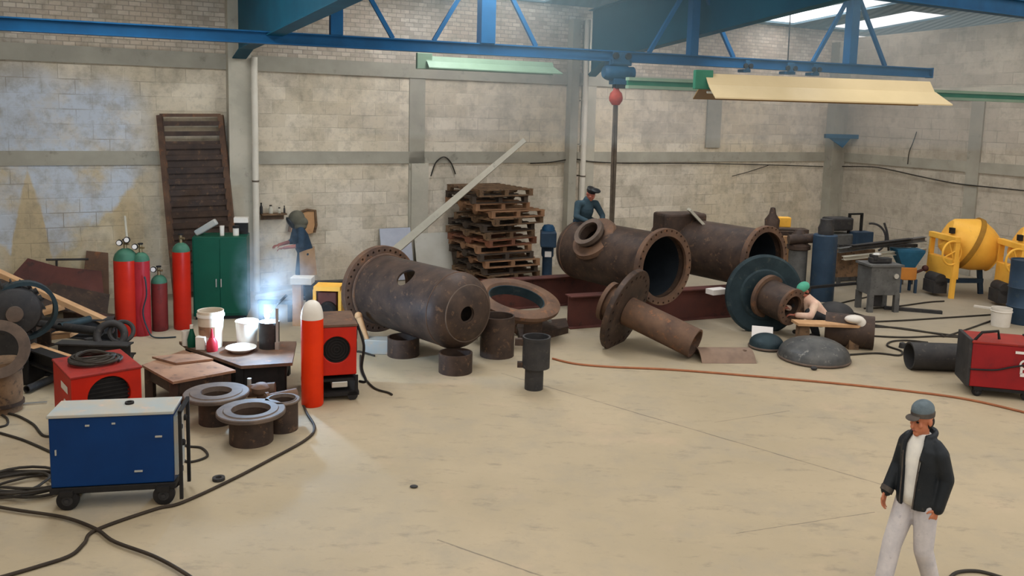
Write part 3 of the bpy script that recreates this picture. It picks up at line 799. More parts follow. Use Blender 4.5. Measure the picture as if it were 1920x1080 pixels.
# ---------------------------------------------------------------- green cabinet and what stands on it
g = G(414, 599); t = thing('cabinet', 'dark green two door metal cabinet beside the gas cylinders', 'cabinet', g, 12)
W, Dp, H = .89, .55, 1.44
b = B(); b.box((0, Dp / 2, H / 2 + .03), (W, Dp, H - .06)); part(t, 'body', b, M_cab, bevel=.008)
b = B(); b.box((0, Dp / 2, .03), (W - .06, Dp - .06, .06)); part(t, 'plinth', b, M_black, ang=0)
for s_, nm in ((-1, 'door'), (1, 'door')):
    b = B(); b.box((s_ * .215, -.006, H / 2 + .03), (.42, .018, H - .14)); d = part(t, nm, b, M_cab, bevel=.004)
    b = B(); b.box((s_ * .04 - .02, -.025, H * .45), (.016, .03, .14)); part(t, 'handle', b, M_chrome, sub=d, ang=0)
ctop = lambda x, y, z=0: g + Matrix.Rotation(R(12), 3, 'Z') @ V((x, y, H + z))
b = B(); b.lathe([(0, 0), (.035, 0), (.04, .17), (.034, .17), (.03, .01), (0, .01)], n=20); solo('cup', b, M_plastw, 'tall white cup on the green cabinet', 'cup', loc=ctop(.02, .2))
t = thing('canister', 'white canister with a dark lid on the right of the green cabinet', 'canister', ctop(.25, .2))
b = B(); b.lathe([(0, 0), (.05, 0), (.05, .13), (0, .13)], n=20); part(t, 'body', b, M_plastw)
b = B(); b.lathe([(0, .13), (.055, .13), (.055, .17), (0, .17)], n=20); part(t, 'lid', b, M_black)
b = B(); b.box((0, 0, .16), (.2, .16, .32)); b2 = B(); b2.box((0, 0, 0), (.01, .01, .01))
t = thing('box', 'white carton with a dark band at the back corner of the green cabinet', 'box', ctop(.32, .42), 12)
b = B(); b.box((0, 0, .12), (.22, .14, .2)); b.move((0, 0, -.02)); part(t, 'carton', b, M_black, ang=0)
b = B(); b.box((0, 0, .245), (.24, .15, .09)); part(t, 'top_flap', b, M_plastw, ang=0)
b = B(); b.box((0, 0, .09), (.42, .1, .11), (0, R(-32), 0)); solo('power_tool', b, M_greytop, 'grey grinder lying slanted on the left of the green cabinet', 'tool', loc=ctop(-.24, .2, .05), bevel=.02)
b = B(); b.ell((0, 0, .05), (.07, .06, .05)); solo('rag', b, M_plate, 'brown crumpled rag on the left corner of the green cabinet', 'rag', loc=ctop(-.36, .38))

# ---------------------------------------------------------------- rusty rack leaning on the wall
g = G(372, 560); s = S(372, 560)
a0, a1 = WP(xp(318), .6, 0.0), WP(xp(300), .12, wall_xz(300, 216)[1])
c0, c1 = WP(xp(434), .6, 0.0), WP(xp(413), .12, wall_xz(413, 216)[1])
t = thing('steel_rack', 'rusty brown slatted steel rack leaning upright on the wall behind the green cabinet', 'rack', (a0 + c0) / 2)
sec = [(-.05, -.04), (.05, -.04), (.05, .04), (-.05, .04)]
for p, q in ((a0, a1), (c0, c1)):
    b = B(); b.extrude(sec, p, q, up=(0, -1, .01)); part(t, 'upright', b, M_rust, world=True, ang=0)
for f in (1.0, .955, .9, .83, .77, .7, .64, .58, .52, .46, .4, .34, .28, .22, .16):
    b = B(); hgt = .03 if f > .97 else (.045 if f > .75 else .055)
    p = a0.lerp(a1, f); q = c0.lerp(c1, f)
    b.extrude([(-.02, -hgt), (.02, -hgt), (.02, hgt), (-.02, hgt)], p, q); part(t, 'slat', b, M_rust if f > .97 else M_rustd, world=True, ang=0)

nb_ = (c0 - a0).cross(a1 - a0).normalized() * .03
if nb_.dot(WN) > 0: nb_ = -nb_
b = B(); pp_ = [a0.lerp(a1, .04), c0.lerp(c1, .04), c0.lerp(c1, .86), a0.lerp(a1, .86)]
b.add([p + nb_ for p in pp_] + [p + nb_ * 1.3 for p in pp_], [[0, 1, 2, 3], [7, 6, 5, 4], [0, 4, 5, 1], [1, 5, 6, 2], [2, 6, 7, 3], [3, 7, 4, 0]]); part(t, 'backing_shade', b, M_rustd, world=True, ang=0)  # dark sheet put behind the slats for the shadow there
# small shelf on the wall
x, z = wall_xz(510, 400)
t = thing('wall_shelf', 'small dark wooden wall shelf between the drainpipe and the welder', 'shelf', WP(x, 0, z), WROT)
b = B(); b.box((0, -.13, 0), (.5, .22, .03)); part(t, 'board', b, M_wooddk, ang=0)
b = B(); b.box((0, -.03, -.07), (.46, .04, .1)); part(t, 'rail', b, M_wooddk, ang=0)
for i, (px, hh, r_, lab) in enumerate(((486, .2, .03, 'dark slim bottle at the left end of the wall shelf'), (505, .15, .045, 'grey wide jar in the middle of the wall shelf'), (521, .1, .035, 'short grey tin on the wall shelf'), (531, .13, .02, 'narrow dark bottle at the right end of the wall shelf'))):
    xx, _ = wall_xz(px, 396)
    t = thing('bottle', lab, 'bottle', WP(min(max(xx, x - .24), x + .22), .13, z + .016), 0, 'bottles on the wall shelf')
    b = B(); b.lathe([(0, 0), (r_, 0), (r_, hh * .65), (r_ * .5, hh * .85), (r_ * .5, hh), (0, hh)], n=16); part(t, 'body', b, (M_iron, M_conc, M_conc, M_iron)[i])
    b = B(); b.lathe([(0, hh), (r_ * .6, hh), (r_ * .6, hh + .02), (0, hh + .02)], n=12); part(t, 'stopper', b, M_black)
# bent plywood board behind the welder
x, z = wall_xz(578, 430)
t = thing('plywood_panel', 'pale bent panel with a dark brown rim on the wall behind the welder', 'panel', WP(x, .08, z), WROT)
pr = [(-.42, -.02), (-.38, .22), (-.25, .36), (-.05, .42), (.12, .4), (.14, .1), (.1, -.06), (-.1, -.1)]
b = B(); b.loft([[(p[0], -.0, p[1]) for p in pr], [(p[0], -.02, p[1]) for p in pr]]); part(t, 'panel', b, M_wood, ang=0)
b = B(); b.tube([(p[0], -.02, p[1]) for p in pr[:7]], .03, 6); part(t, 'rim', b, M_wooddk)

# ---------------------------------------------------------------- scrap heap at the left wall
def sheet(pts, th, name, m, label, cat='metal sheet', group='rusty sheets in the scrap heap'):
    """a bent plate from two edges of points, given in the hall"""
    lo, hi = pts; n_ = (hi[0] - lo[0]).cross(lo[1] - lo[0]).normalized() * th
    b = B(); k = len(lo); vs = list(lo) + list(hi) + [p + n_ for p in lo] + [p + n_ for p in hi]
    f = []
    for i in range(k - 1):
        f += [[i, i + 1, k + i + 1, k + i], [2 * k + i, 3 * k + i, 3 * k + i + 1, 2 * k + i + 1], [i, 2 * k + i, 2 * k + i + 1, i + 1], [k + i, k + i + 1, 3 * k + i + 1, 3 * k + i]]
    f += [[0, k, 3 * k, 2 * k], [k - 1, 3 * k - 1, 4 * k - 1, 2 * k - 1]]
    b.add(vs, f)
    return solo(name, b, m, label, cat, loc=lo[0], world=True, group=group, ang=0)
sheet(([DW(-30, 575, 1.0), DW(60, 572, 1.0), DW(130, 580, 1.05), DW(200, 596, 1.1)], [DW(40, 500, .25), DW(52, 484, .2), DW(110, 500, .25), DW(190, 508, .3)]), .012, 'rusty_sheet', M_rustr, 'jagged rusty brown sheet lying back on the scrap heap')
sheet(([DW(150, 570, .18), DW(205, 575, .18)], [DW(162, 470, .05), DW(203, 474, .05)]), .012, 'rusty_sheet', M_rust, 'upright reddish square plate behind the thick red cylinder')
sheet(([DW(60, 568, 1.6), DW(200, 598, 1.7)], [DW(100, 530, 1.15), DW(206, 552, 1.2)]), .012, 'rusty_sheet', M_rustd, 'dark brown sheet sliding down in front of the jagged one')
sheet(([DW(-40, 548, 1.6), DW(60, 566, 1.75)], [DW(-20, 520, .9), DW(120, 540, 1.15)]), .014, 'rusty_sheet', M_rustd, 'brown plate edge at the far left of the scrap heap')
def beam(p, q, w_, h_, m, label, name='steel_beam', cat='beam', group=None, tf=.02, up=(0, 0, 1)):
    b = B(); b.extrude(ISEC(w_, h_, tf, tf), p, q, up=up); return solo(name, b, m, label, cat, loc=(p + q) / 2, world=True, group=group, ang=0)
def plank(p, q, w_, h_, m, label, up=(0, 0, 1), cat='plank', name='wooden_plank', group=None, s1=1.0):
    b = B(); b.extrude([(-w_ / 2, 0), (w_ / 2, 0), (w_ / 2, h_), (-w_ / 2, h_)], p, q, up=up, s1=s1); return solo(name, b, m, label, cat, loc=(p + q) / 2, world=True, group=group, ang=0)
b = B(); b.cyl(DW(86, 487, .2), DW(166, 486, .2), .02, n=10); b.cyl(DW(106, 487, .2), DW(106, 503, .2), .02, n=10)
solo('iron_bar', b, M_iron, 'thin dark bar sticking out level above the rusty sheets', 'bar', loc=DW(106, 503, .2), world=True)
b = B(); b.cyl(D(238, 447, 14.4), D(234, 405, 14.5), .02, n=8)
solo('iron_bar', b, M_conc, 'thin upright rod rising behind the gauges of the thick red cylinder', 'bar', loc=D(238, 447, 14.4), world=True)
plank(D(-12, 512, 12.4), D(197, 606, 12.4), .14, .07, M_wood, 'long pale plank slanting down across the scrap heap to the red cylinders')
plank(D(70, 590, 12.9), D(120, 575, 13.1), .4, .05, M_wood, 'short brown board lying under the slanting plank')
plank(D(48, 650, 10.9), D(145, 682, 10.5), .16, .05, M_wood, 'pale plank end running down to the red welder')
plank(D(95, 634, 11.8), D(142, 628, 11.8), .3, .06, M_wood, 'sawn plank stub standing in the dark under the scrap heap')
plank(D(84, 620, 11.6), D(103, 602, 11.6), .04, .03, M_chrome, 'bright steel strip pointing up out of the dark scrap', name='steel_strip', cat='strip')
for i, (p, q, w_, h_, m, lab) in enumerate((
    ((-40, 612), (220, 640), .22, .24, M_iron, 'black steel beam low in the scrap heap below the planks'),
    ((60, 700), (250, 705), .2, .3, M_black, 'black steel beam right behind the red welder'),
    ((-40, 690), (60, 712), .2, .26, M_rustd, 'dark steel beam behind the barrel at the left edge'),
    ((110, 668), (245, 672), .2, .2, M_iron, 'dark steel beam on top of the beam behind the red welder'))):
    z_ = (0, 0, 0, .3)[i]
    pp, qq = G(p[0], p[1], z_), G(q[0], q[1], z_)
    beam(pp, qq, w_, h_, m, lab, group='dark beams in the scrap heap')
plank(G(36, 760), G(88, 756), .05, .02, M_chrome, 'bright flat bar lying on the floor left of the red welder', name='steel_strip', cat='strip')
b = B(); b.torus((0, 0, .2), (0.3, -1, .5), .17, .05, 32, 10); b.torus((.1, .1, .23), (0.3, -1, .8), .15, .03, 32, 8)
solo('cable_coil', b, M_iron, 'dark rubber coil lying on the beams at the foot of the red cylinders', 'cable coil', loc=G(195, 660, .38) + V((0, .2, -.03)))
# electric motor and ring at the left edge
p = D(26, 590, 10.7)
t = thing('electric_motor', 'big dark grey electric motor with a finned round housing at the left edge', 'motor', V((p.x, p.y, .62)), 0)
ax = V((.55, -.8, 0)).normalized(); o = V((-.08, .12, .62)) - V((0, 0, .3))
b = B(); b.lathe([(.0, -.45), (.24, -.45), (.31, -.38), (.33, -.3), (.33, .1), (.3, .16), (.2, .2), (0, .2)], o, ax, 32); part(t, 'housing', b, M_iron)
b = B()
u_, v_, w_ = frame(ax)
for i in range(20):
    a_ = i * math.pi / 10; d_ = u_ * math.cos(a_) + v_ * math.sin(a_)
    b.extrude([(-.008, -.03), (.008, -.03), (.008, .03), (-.008, .03)], o + d_ * .34 - ax * .3, o + d_ * .34 + ax * .08, up=d_)
part(t, 'cooling_jacket', b, M_iron, ang=0)
b = B(); b.lathe([(.34, -.12), (.39, -.12), (.39, .04), (.34, .04)], o + V((.15, 0, 0)), ax, 32, loop=True); part(t, 'end_shield', b, M_teald)
b = B(); b.box((-.05, .12, -.28), (.5, .5, .06)); b.box((-.05, .12, -.05), (.3, .4, .4)); part(t, 'foot', b, M_iron, ang=0)
b = B(); b.lathe([(.0, .2), (.1, .2), (.1, .26), (0, .27)], o, ax, 24); part(t, 'hub', b, M_flange)
t2 = thing('barrel', 'dark wooden toned barrel under the motor at the left edge', 'barrel', G(0, 778) + V((-.05, .15, 0)))
b = B(); b.lathe([(0, 0), (.2, 0), (.22, .3), (.21, .62), (0, .62)], n=28); part(t2, 'shell', b, M_wooddk)
for z in (.08, .5):
    b = B(); b.ring((0, 0, z), (0, 0, 1), .228, .2, .04, 28); part(t2, 'hoop', b, M_rustd)
b = B(); b.ring((0, 0, 0), (.45, -.85, .25), .34, .22, .1, 40); m_ = D(-5, 655, 9.6)
solo('pipe_flange', b, M_flange, 'grey machined ring lying against the motor above the barrel', 'flange', loc=m_)
b = B(); b.box((0, 0, .2), (.5, .4, .4)); solo('machine_block', b, M_black, 'black block carrying the motor at the left edge', 'block', loc=V((p.x - .05, p.y + .12, -.0 + .0)), bevel=.02)
b = B(); b.lathe([(0, 0), (.09, 0), (.1, .12), (.06, .16), (.06, .22), (0, .22)], n=20); b.cyl((0, 0, .1), (.2, -.05, .12), .05, n=14)
solo('pump_casting', b, M_iron, 'small dark pump casting on the beams between coil and pale plank', 'casting', loc=G(160, 668, .24) + V((0, .12, 0)))

# ---------------------------------------------------------------- plate table, bench and what stands on them
def slab(pts, z, th, name, m, label, cat, legs, legm, group=None, apron=0):
    q = [G(px, py, z) for px, py in pts]; c = sum(q, V((0, 0, 0))) / len(q)
    t = thing(name, label, cat, V((c.x, c.y, 0)), 0, group)
    b = B(); b.prism([(p.x - c.x, p.y - c.y) for p in q], z - th, z); part(t, 'top_plate', b, m, ang=0)
    q2 = [V((p.x - c.x, p.y - c.y, 0)) * .86 for p in q]
    if apron:
        b = B(); b.prism([(p.x, p.y) for p in q2], z - th - apron, z - th); part(t, 'frame', b, legm, ang=0)
    for p in q2[:legs]:
        b = B(); b.box((p.x * .94, p.y * .94, (z - th) / 2), (.1, .1, z - th)); part(t, 'leg', b, legm, ang=0)
    return t
slab([(266, 684), (345, 656), (442, 694), (324, 716)], .42, .03, 'plate_table', M_plate, 'low table with a rusty tan top plate between the red welders', 'table', 4, M_rustd, apron=.16)
b = B(); q = [G(*p, .425) for p in ((285, 672), (360, 664), (400, 676), (330, 684))]
b.prism([(p.x, p.y) for p in q], .425, .45); solo('steel_plate', b, M_plate, 'loose brown plate with a notched edge lying on the low tan table', 'plate', loc=q[0], world=True, ang=0)
slab([(336, 640), (556, 640), (548, 680), (452, 686), (350, 650)], .45, .04, 'work_bench', M_rust, 'long low bench with a brown steel top in front of the arc light', 'bench', 5, M_black, apron=.3)
bz = .45
def onb(px, py): return G(px, py, bz)
t = thing('bucket', 'stained white bucket with a red print on the low bench', 'bucket', onb(390, 654) + V((0, .12, 0)))
b = B(); b.lathe([(0, 0), (.145, 0), (.17, .5), (.155, .5), (.135, .02), (0, .02)], n=32); part(t, 'pail', b, M_bucket)
b = B(); b.lathe([(.172, .42), (.178, .42), (.178, .46), (.172, .46)], n=32, loop=True); part(t, 'rim', b, M_plastw)
b = B()
pts = [[], []]
for i in range(9):
    a_ = R(-140 + i * 11)
    for j, (zz, rr) in enumerate(((.16, .158), (.3, .1635))): pts[j].append(V((rr * math.cos(a_), rr * math.sin(a_), zz)))
b.loft(pts, closed=False); part(t, 'print', b, M_plate, 'faded red print on the pail')
t = thing('bottle', 'red squeeze bottle with a pointed cap on the low bench', 'bottle', onb(396, 657) + V((.02, -.02, 0)))
b = B(); b.lathe([(0, 0), (.07, 0), (.075, .03), (.07, .12), (.035, .18), (0, .18)], n=20); part(t, 'body', b, M_redm)
b = B(); b.lathe([(.03, .17), (.02, .22), (.01, .3), (0, .3)], n=12); part(t, 'cap', b, M_redm)
t = thing('bottle', 'green bottle with a white cap at the left end of the low bench', 'bottle', onb(360, 650))
b = B(); b.lathe([(0, 0), (.055, 0), (.06, .1), (.03, .2), (.02, .25), (0, .25)], n=20); part(t, 'body', b, M_cab)
b = B(); b.lathe([(0, .25), (.024, .25), (.024, .3), (0, .3)], n=14); part(t, 'cap', b, M_plastw)
b = B(); b.lathe([(0, 0), (.05, 0), (.055, .2), (.048, .2), (.045, .01), (0, .01)], n=18); solo('cup', b, M_plastw, 'white cup at the left of the green bottle on the low bench', 'cup', loc=onb(349, 647))
b = B(); b.box((0, 0, .09), (.13, .1, .18)); solo('paper_pack', b, M_plastw, 'pale pack at the right of the green bottle on the low bench', 'pack', loc=onb(378, 655), bevel=.01)
b = B(); b.lathe([(0, 0), (.12, 0), (.2, .06), (.195, .065), (.11, .01), (0, .01)], n=28); solo('bowl', b, M_plastw, 'wide shallow white bowl lying in front of the arc light', 'bowl', loc=onb(452, 659))
t = thing('bucket', 'white bucket lit blue by the arc on the low bench', 'bucket', onb(459, 650) + V((0, .1, .0)))
b = B(); b.lathe([(0, 0), (.13, 0), (.15, .34), (.138, .34), (.12, .02), (0, .02)], n=32); part(t, 'pail', b, M_plastw)
b = B(); b.torus((0, 0, .33), (0, 0, 1), .15, .008, 32, 6); part(t, 'rim', b, M_plastw)
b = B(); b.ring((0, 0, 0), (0, 0, 1), .135, .12, .36, 32); solo('pipe_stub', b, M_iron, 'short dark pipe standing on the low bench under the arc light', 'pipe', loc=onb(501, 655) + V((0, .1, 0)))
b = B(); b.box((0, 0, .28), (.03, .03, .56)); b.box((.0, 0, .05), (.05, .05, .1)); solo('clamp_stand', b, M_chrome, 'bright thin clamp rod at the right of the dark pipe on the bench', 'clamp', loc=onb(520, 655))
# the arc itself
k = N('welding arc'); e = k.n('Emission'); e.inputs[0].default_value = (.62, .82, 1, 1); e.inputs[1].default_value = 40; k.l(e.outputs[0], k.out.inputs[0]); M_arc = k.m
arc = onb(499, 628) * 1.0; arc = D(501, 592, onb(501, 652).y + .12)
b = B(); b.ell((0, 0, 0), (.035, .03, .04)); solo('welding_arc', b, M_arc, 'bright blue white welding arc above the low bench', 'welding arc', loc=arc)
pl = bpy.data.lights.new('arc_light', 'POINT'); pl.energy = 140; pl.color = (.42, .68, 1); pl.shadow_soft_size = .06
o = bpy.data.objects.new('arc_light', pl); COL.objects.link(o); o.location = arc + V((.02, -.12, .06))
b = B(); b.cyl((0, 0, 0), (.1, .14, .14), .012, n=8); b.cyl((.07, .1, .1), (.14, .3, .18), .018, n=10)
solo('welding_torch', b, M_black, 'black welding torch reaching from the welder to the arc', 'torch', loc=arc + V((.03, .04, .03)))
# pale T stand beside the welder
g = G(556, 612)
t = thing('work_stand', 'tan post with a flat pale top plate between the welder and the orange cylinder', 'stand', g)
b = B(); b.box((0, .1, .36), (.15, .15, .72)); part(t, 'post', b, M_wood, ang=0)
b = B(); b.box((.08, .1, .78), (.36, .25, .12)); part(t, 'top_plate', b, M_plastw, ang=0, bevel=.01)
# orange frame with dark opening behind the red welder
g = G(612, 640)
t = thing('gear_machine', 'yellow orange machine frame half hidden behind the red welder and the tank flange', 'machine', g)
b = B(); b.box((0, .2, .84), (.42, .35, .07)); b.box((-.2, .2, .42), (.05, .3, .8)); b.box((.2, .2, .42), (.05, .3, .8)); part(t, 'frame', b, M_yellow, ang=0)
b = B(); b.box((0, .2, .4), (.3, .3, .76)); part(t, 'gearbox', b, M_rustr, ang=0, bevel=.02)
b = B(); b.lathe([(.14, 0), (.14, .06), (.1, .1), (0, .1)], (0.02, .05, .5), (0, -1, 0), 24); part(t, 'pulley', b, M_black)
# bars lying across behind, by the wall
for i, (p, q, m, lab) in enumerate((((575, 534), (650, 531), M_iron, 'dark bar lying level behind the yellow orange frame'), ((480, 560), (548, 548), M_greytop, 'grey plate lying behind the arc smoke'))):
    pp, qq = D(p[0], p[1], 14.2), D(q[0], q[1], 14.3)
    plank(pp, qq, .2, .05, m, lab, name='steel_bar', cat='bar')
b = B()
for p, q in (((575, 540), (575, 575)), ((646, 538), (646, 570))):
    pass
t = thing('trestle', 'dark low trestle under the bars behind the yellow orange frame', 'trestle', V((D(610, 534, 14.2).x, 14.25, 0)))
zt = D(610, 536, 14.2).z - .01
b = B(); b.box((0, 0, zt - .04), (.7, .12, .06)); part(t, 'rail', b, M_iron, ang=0)
for x in (-.3, .3):
    b = B(); b.box((x, 0, (zt - .07) / 2), (.07, .1, zt - .07)); part(t, 'leg', b, M_iron, ang=0)
t = thing('trestle', 'grey low trestle under the plate behind the arc smoke', 'trestle', V((D(514, 560, 14.2).x, 14.3, 0)))
zt = D(480, 560, 14.2).z - .02
b = B(); b.box((0, 0, zt - .05), (.6, .12, .06)); part(t, 'rail', b, M_grey, ang=0)
for x in (-.25, .25):
    b = B(); b.box((x, 0, (zt - .08) / 2), (.07, .1, zt - .08)); part(t, 'leg', b, M_grey, ang=0)

# ---------------------------------------------------------------- flanged stubs on the floor
def flange_stub(px, py, r, rs_, h, th, label, m=M_flange):
    g = G(px, py) + V((0, rs_ * .75, 0)); t = thing('flanged_stub', label, 'flange', g, 0, 'flanged stubs on the floor')
    b = B(); b.ring((0, 0, 0), (0, 0, 1), rs_, rs_ - .03, h - th, 40); part(t, 'neck', b, M_rustd)
    b = B(); b.lathe([(rs_ - .035, h - th), (r - .01, h - th), (r, h - th + .01), (r, h - .01), (r - .01, h), (r * .8, h), (r * .78, h + .008), (rs_ - .025, h + .008)], n=48, loop=True); part(t, 'flange_ring', b, m)
    return t
flange_stub(462, 838, .37, .235, .36, .05, 'nearest dark flange on a short pipe neck, right of the blue welding machine')
flange_stub(398, 799, .37, .2, .36, .05, 'dark flange on a short neck, behind and left of the nearest one')
flange_stub(524, 812, .2, .175, .36, .03, 'small pipe neck with a thin flange behind the nearest flange, carrying a rusty pipe')
p = D(497, 752, 9.55); q = D(556, 741, 9.75)
b = B(); b.cyl(p, q, .075, .085, 24); b.cyl(p.lerp(q, .02), p.lerp(q, .12), .1, n=24); solo('pipe_piece', b, M_rust, 'rusty pipe piece lying on the small pipe neck', 'pipe', loc=(p + q) / 2, world=True)
t = thing('valve', 'rusty valve body with a bright stem behind the nearest flange', 'valve', G(485, 775) + V((0, .1, 0)))
b = B(); b.lathe([(0, 0), (.1, 0), (.1, .1), (.05, .14), (.05, .2), (.11, .24), (.12, .3), (.06, .34), (0, .34)], n=24); b.cyl((-.16, 0, .24), (.16, .05, .26), .08, n=20); part(t, 'body', b, M_rust)
b = B(); b.cyl((-.14, 0, .26), (-.14, 0, .4), .025, n=12); part(t, 'stem', b, M_chrome)

# ---------------------------------------------------------------- hoses and cables in the foreground
def floor_cable(pts, r, m, name, label, cat, z=None, k=8):
    p = [G(x, y, 0) + V((0, 0, (z or r))) for x, y in pts]
    b = B(); b.tube(spline(p, k), r, 8)
    return solo(name, b, m, label, cat, loc=p[len(p) // 2], world=True)
floor_cable([(568, 760), (576, 778), (590, 805), (572, 828), (500, 868), (435, 902), (342, 945), (290, 958), (180, 997), (158, 1022), (132, 1045), (70, 1066), (-30, 1095)], .016, M_hose, 'power_cable', 'long brown cable curving from the orange cylinder across the left foreground', 'cable')
floor_cable([(-40, 950), (30, 962), (120, 976), (180, 998), (215, 1022), (290, 1050), (352, 1085), (380, 1110)], .015, M_hose, 'power_cable', 'brown cable from the left edge crossing the long one in the foreground', 'cable', z=.03)
floor_cable([(330, 850), (352, 868), (388, 858), (378, 842), (350, 838), (336, 826), (332, 806)], .013, M_cable, 'power_cable', 'small cable loop on the floor right of the blue welding machine', 'cable')
floor_cable([(-30, 778), (20, 778), (60, 796), (80, 818), (100, 820)], .014, M_cable, 'power_cable', 'dark cable from the left edge to the wheel of the red welder', 'cable')
floor_cable([(-30, 806), (10, 800), (14, 788), (4, 780)], .013, M_cable, 'power_cable', 'short curved cable end at the left edge below the barrel', 'cable')
floor_cable([(-30, 806), (40, 826), (110, 856), (150, 868)], .014, M_cable, 'power_cable', 'dark cable from the left edge slanting under the blue welding machine', 'cable')
floor_cable([(676, 668), (678, 700), (700, 728), (728, 738), (735, 742)], .014, M_cable, 'power_cable', 'dark cable end trailing right of the red welder', 'cable')
pts = []
c0 = G(45, 915)
for i in range(6 * 24):
    a_ = i / 24 * 2 * math.pi; rr = .32 + .09 * math.sin(a_ * .37 + 1) + .04 * math.sin(2.7 * a_)
    pts.append(c0 + V((rr * math.cos(a_) * 1.15 + .07 * math.sin(a_ * .21), rr * .72 * math.sin(a_), .02 + .012 * (i / 24) + .008 * math.sin(1.7 * a_))))
pts += [c0 + V((.5, .1, .03)), c0 + V((.75, .22, .02)), c0 + V((1.0, .2, .02))]
b = B(); b.tube(pts, .014, 7); solo('cable_coil', b, M_cable, 'loose heap of coiled cable on the floor beside the blue welding machine', 'cable coil', loc=c0, world=True)
b = B(); b.ring((0, 0, 0), (0, 0, 1), .06, .03, .03, 20); solo('metal_washer', b, M_iron, 'small dark washer lying on the floor beside the long brown cable', 'washer', loc=G(410, 900))
floor_cable([(1036, 674), (1080, 684), (1150, 690), (1260, 695), (1400, 706), (1560, 720), (1700, 735), (1820, 752), (1960, 785)], .016, M_ohose, 'air_hose', 'long orange brown air hose running across the floor to the right edge', 'hose')
floor_cable([(1775, 1092), (1795, 1076), (1835, 1074), (1880, 1086)], .014, M_cable, 'power_cable', 'dark cable loop at the bottom edge right of the walking man', 'cable')

# dark clutter between the scrap and the red welder
for i, (p, q, w_, h_, z_, m, lab) in enumerate((
    ((30, 668), (118, 700), .16, .2, .26, M_black, 'short black beam end poking out left of the red welder'),
    ((96, 628), (214, 622), .2, .22, .24, M_iron, 'dark grey beam lying highest under the slanting plank'),
    ((120, 600), (222, 612), .16, .18, .0, M_rustd, 'brown beam on the floor behind the slanting plank'),
    ((20, 640), (96, 650), .2, .24, .24, M_rustd, 'brown beam end beside the electric motor'))):
    pp, qq = G(p[0], p[1], z_), G(q[0], q[1], z_)
    beam(pp, qq, w_, h_, m, lab, group='dark beams in the scrap heap')
for i, (p, q, r_, z_, m, lab) in enumerate((
    ((60, 606), (190, 622), .06, .5, M_iron, 'dark pipe lying across the beams below the slanting plank'),
    ((50, 730), (108, 706), .05, .06, M_iron, 'dark pipe on the floor left of the red welder'),
    ((112, 612), (168, 598), .05, .52, M_teald, 'dark teal pipe crossing the scrap heap'),
    ((150, 586), (206, 600), .07, .3, M_rustr, 'rusty red pipe end behind the slanting plank'))):
    pp, qq = G(p[0], p[1], z_), G(q[0], q[1], z_)
    b = B(); dd_ = qq - pp; b.ring(pp, dd_, r_, r_ - .012, dd_.length, 20); solo('pipe_piece', b, m, lab, 'pipe', loc=(pp + qq) / 2, world=True)
# glowing smoke over the arc
k = N('arc smoke'); co = k.n('TexCoord').outputs['Object']
vs = k.n('VolumeScatter'); vs.inputs['Color'].default_value = (.9, .95, 1, 1); vs.inputs['Anisotropy'].default_value = .1
ln = k.n('VectorMath', operation='LENGTH'); mp = k.n('Mapping'); mp.inputs['Scale'].default_value = (1.55, 2.2, 1.15); k.l(co, mp.inputs[0]); k.l(mp.outputs[0], ln.inputs[0])
fall = k.ramp(ln.outputs['Value'], 1.0, .2)
d_ = k.math('MULTIPLY', k.math('MULTIPLY', k.ramp(k.noise(co, 3.2, 5, .65), .38, .7), fall), 1.0)
k.l(d_, vs.inputs['Density']); k.l(vs.outputs[0], k.out.inputs['Volume'])
b = B(); b.ell((0, 0, 0), (.66, .46, .9), n=24); o = solo('welding_smoke', b, k.m, 'pale blue smoke drifting up from the welding arc', 'smoke', loc=arc + V((.06, .25, .5))); o['kind'] = 'stuff'
# ---------------------------------------------------------------- pressure vessel
def holes(o, axis, rb, n, hr, depth, t0=-.05, n_seg=10):
    u, v, w = frame(axis); o = V(o); r = []
    for i in range(n):
        a = 2 * math.pi * (i + .5) / n; p = o + u * (rb * math.cos(a)) + v * (rb * math.sin(a))
        r.append(B().cyl(p + w * t0, p + w * (t0 + depth), hr, n=n_seg))
    return r
def bolted(o, axis, ro, ri, th, n, hr, rb=None):
    b = B(); b.lathe([(ri, 0), (ro - .008, 0), (ro, .008), (ro, th - .008), (ro - .008, th), (ri, th)], o, axis, 64, loop=True)
    return cut(b, holes(o, axis, rb or (ro + ri) / 2, n, hr, th + .12))

Fc = D(716, 556, 13.35); Fc.z = .81                 # centre of the rear flange
Ec = D(866, 580, 11.9); Ec.z = .82
ax = (Ec - Fc).normalized(); Lc = (Ec - Fc).length - .12
RT = .555
t = thing('pressure_vessel', 'big brown pressure vessel with a domed end and bolted flange lying on pipe stubs', 'vessel', V((Fc.x, Fc.y, 0)).lerp(V((Ec.x, Ec.y, 0)), .5))
prof = [(RT, 0), (RT, Lc)]
dome = [(RT * math.cos(a) ** .8 if a < 1.57 else 0, Lc + .36 * math.sin(a)) for a in [i * math.pi / 2 / 12 for i in range(1, 13)]]
dome[-1] = (0, Lc + .36)
inner = [(max(r - .03, 0), tt - (.03 if tt > Lc + .05 else 0)) for r, tt in [(RT, 0), (RT, Lc)] + dome]
outer = prof + dome
b = B(); b.lathe(outer + inner[::-1], Fc, ax, 72, caps=False)
# close the open rear rim
n_ = 72; k0 = 0; k1 = len(b.v) - n_
b.f += [[k0 + i, k1 + i, k1 + (i + 1) % n_, k0 + (i + 1) % n_] for i in range(n_)]
u_, v_, w_ = frame(ax)
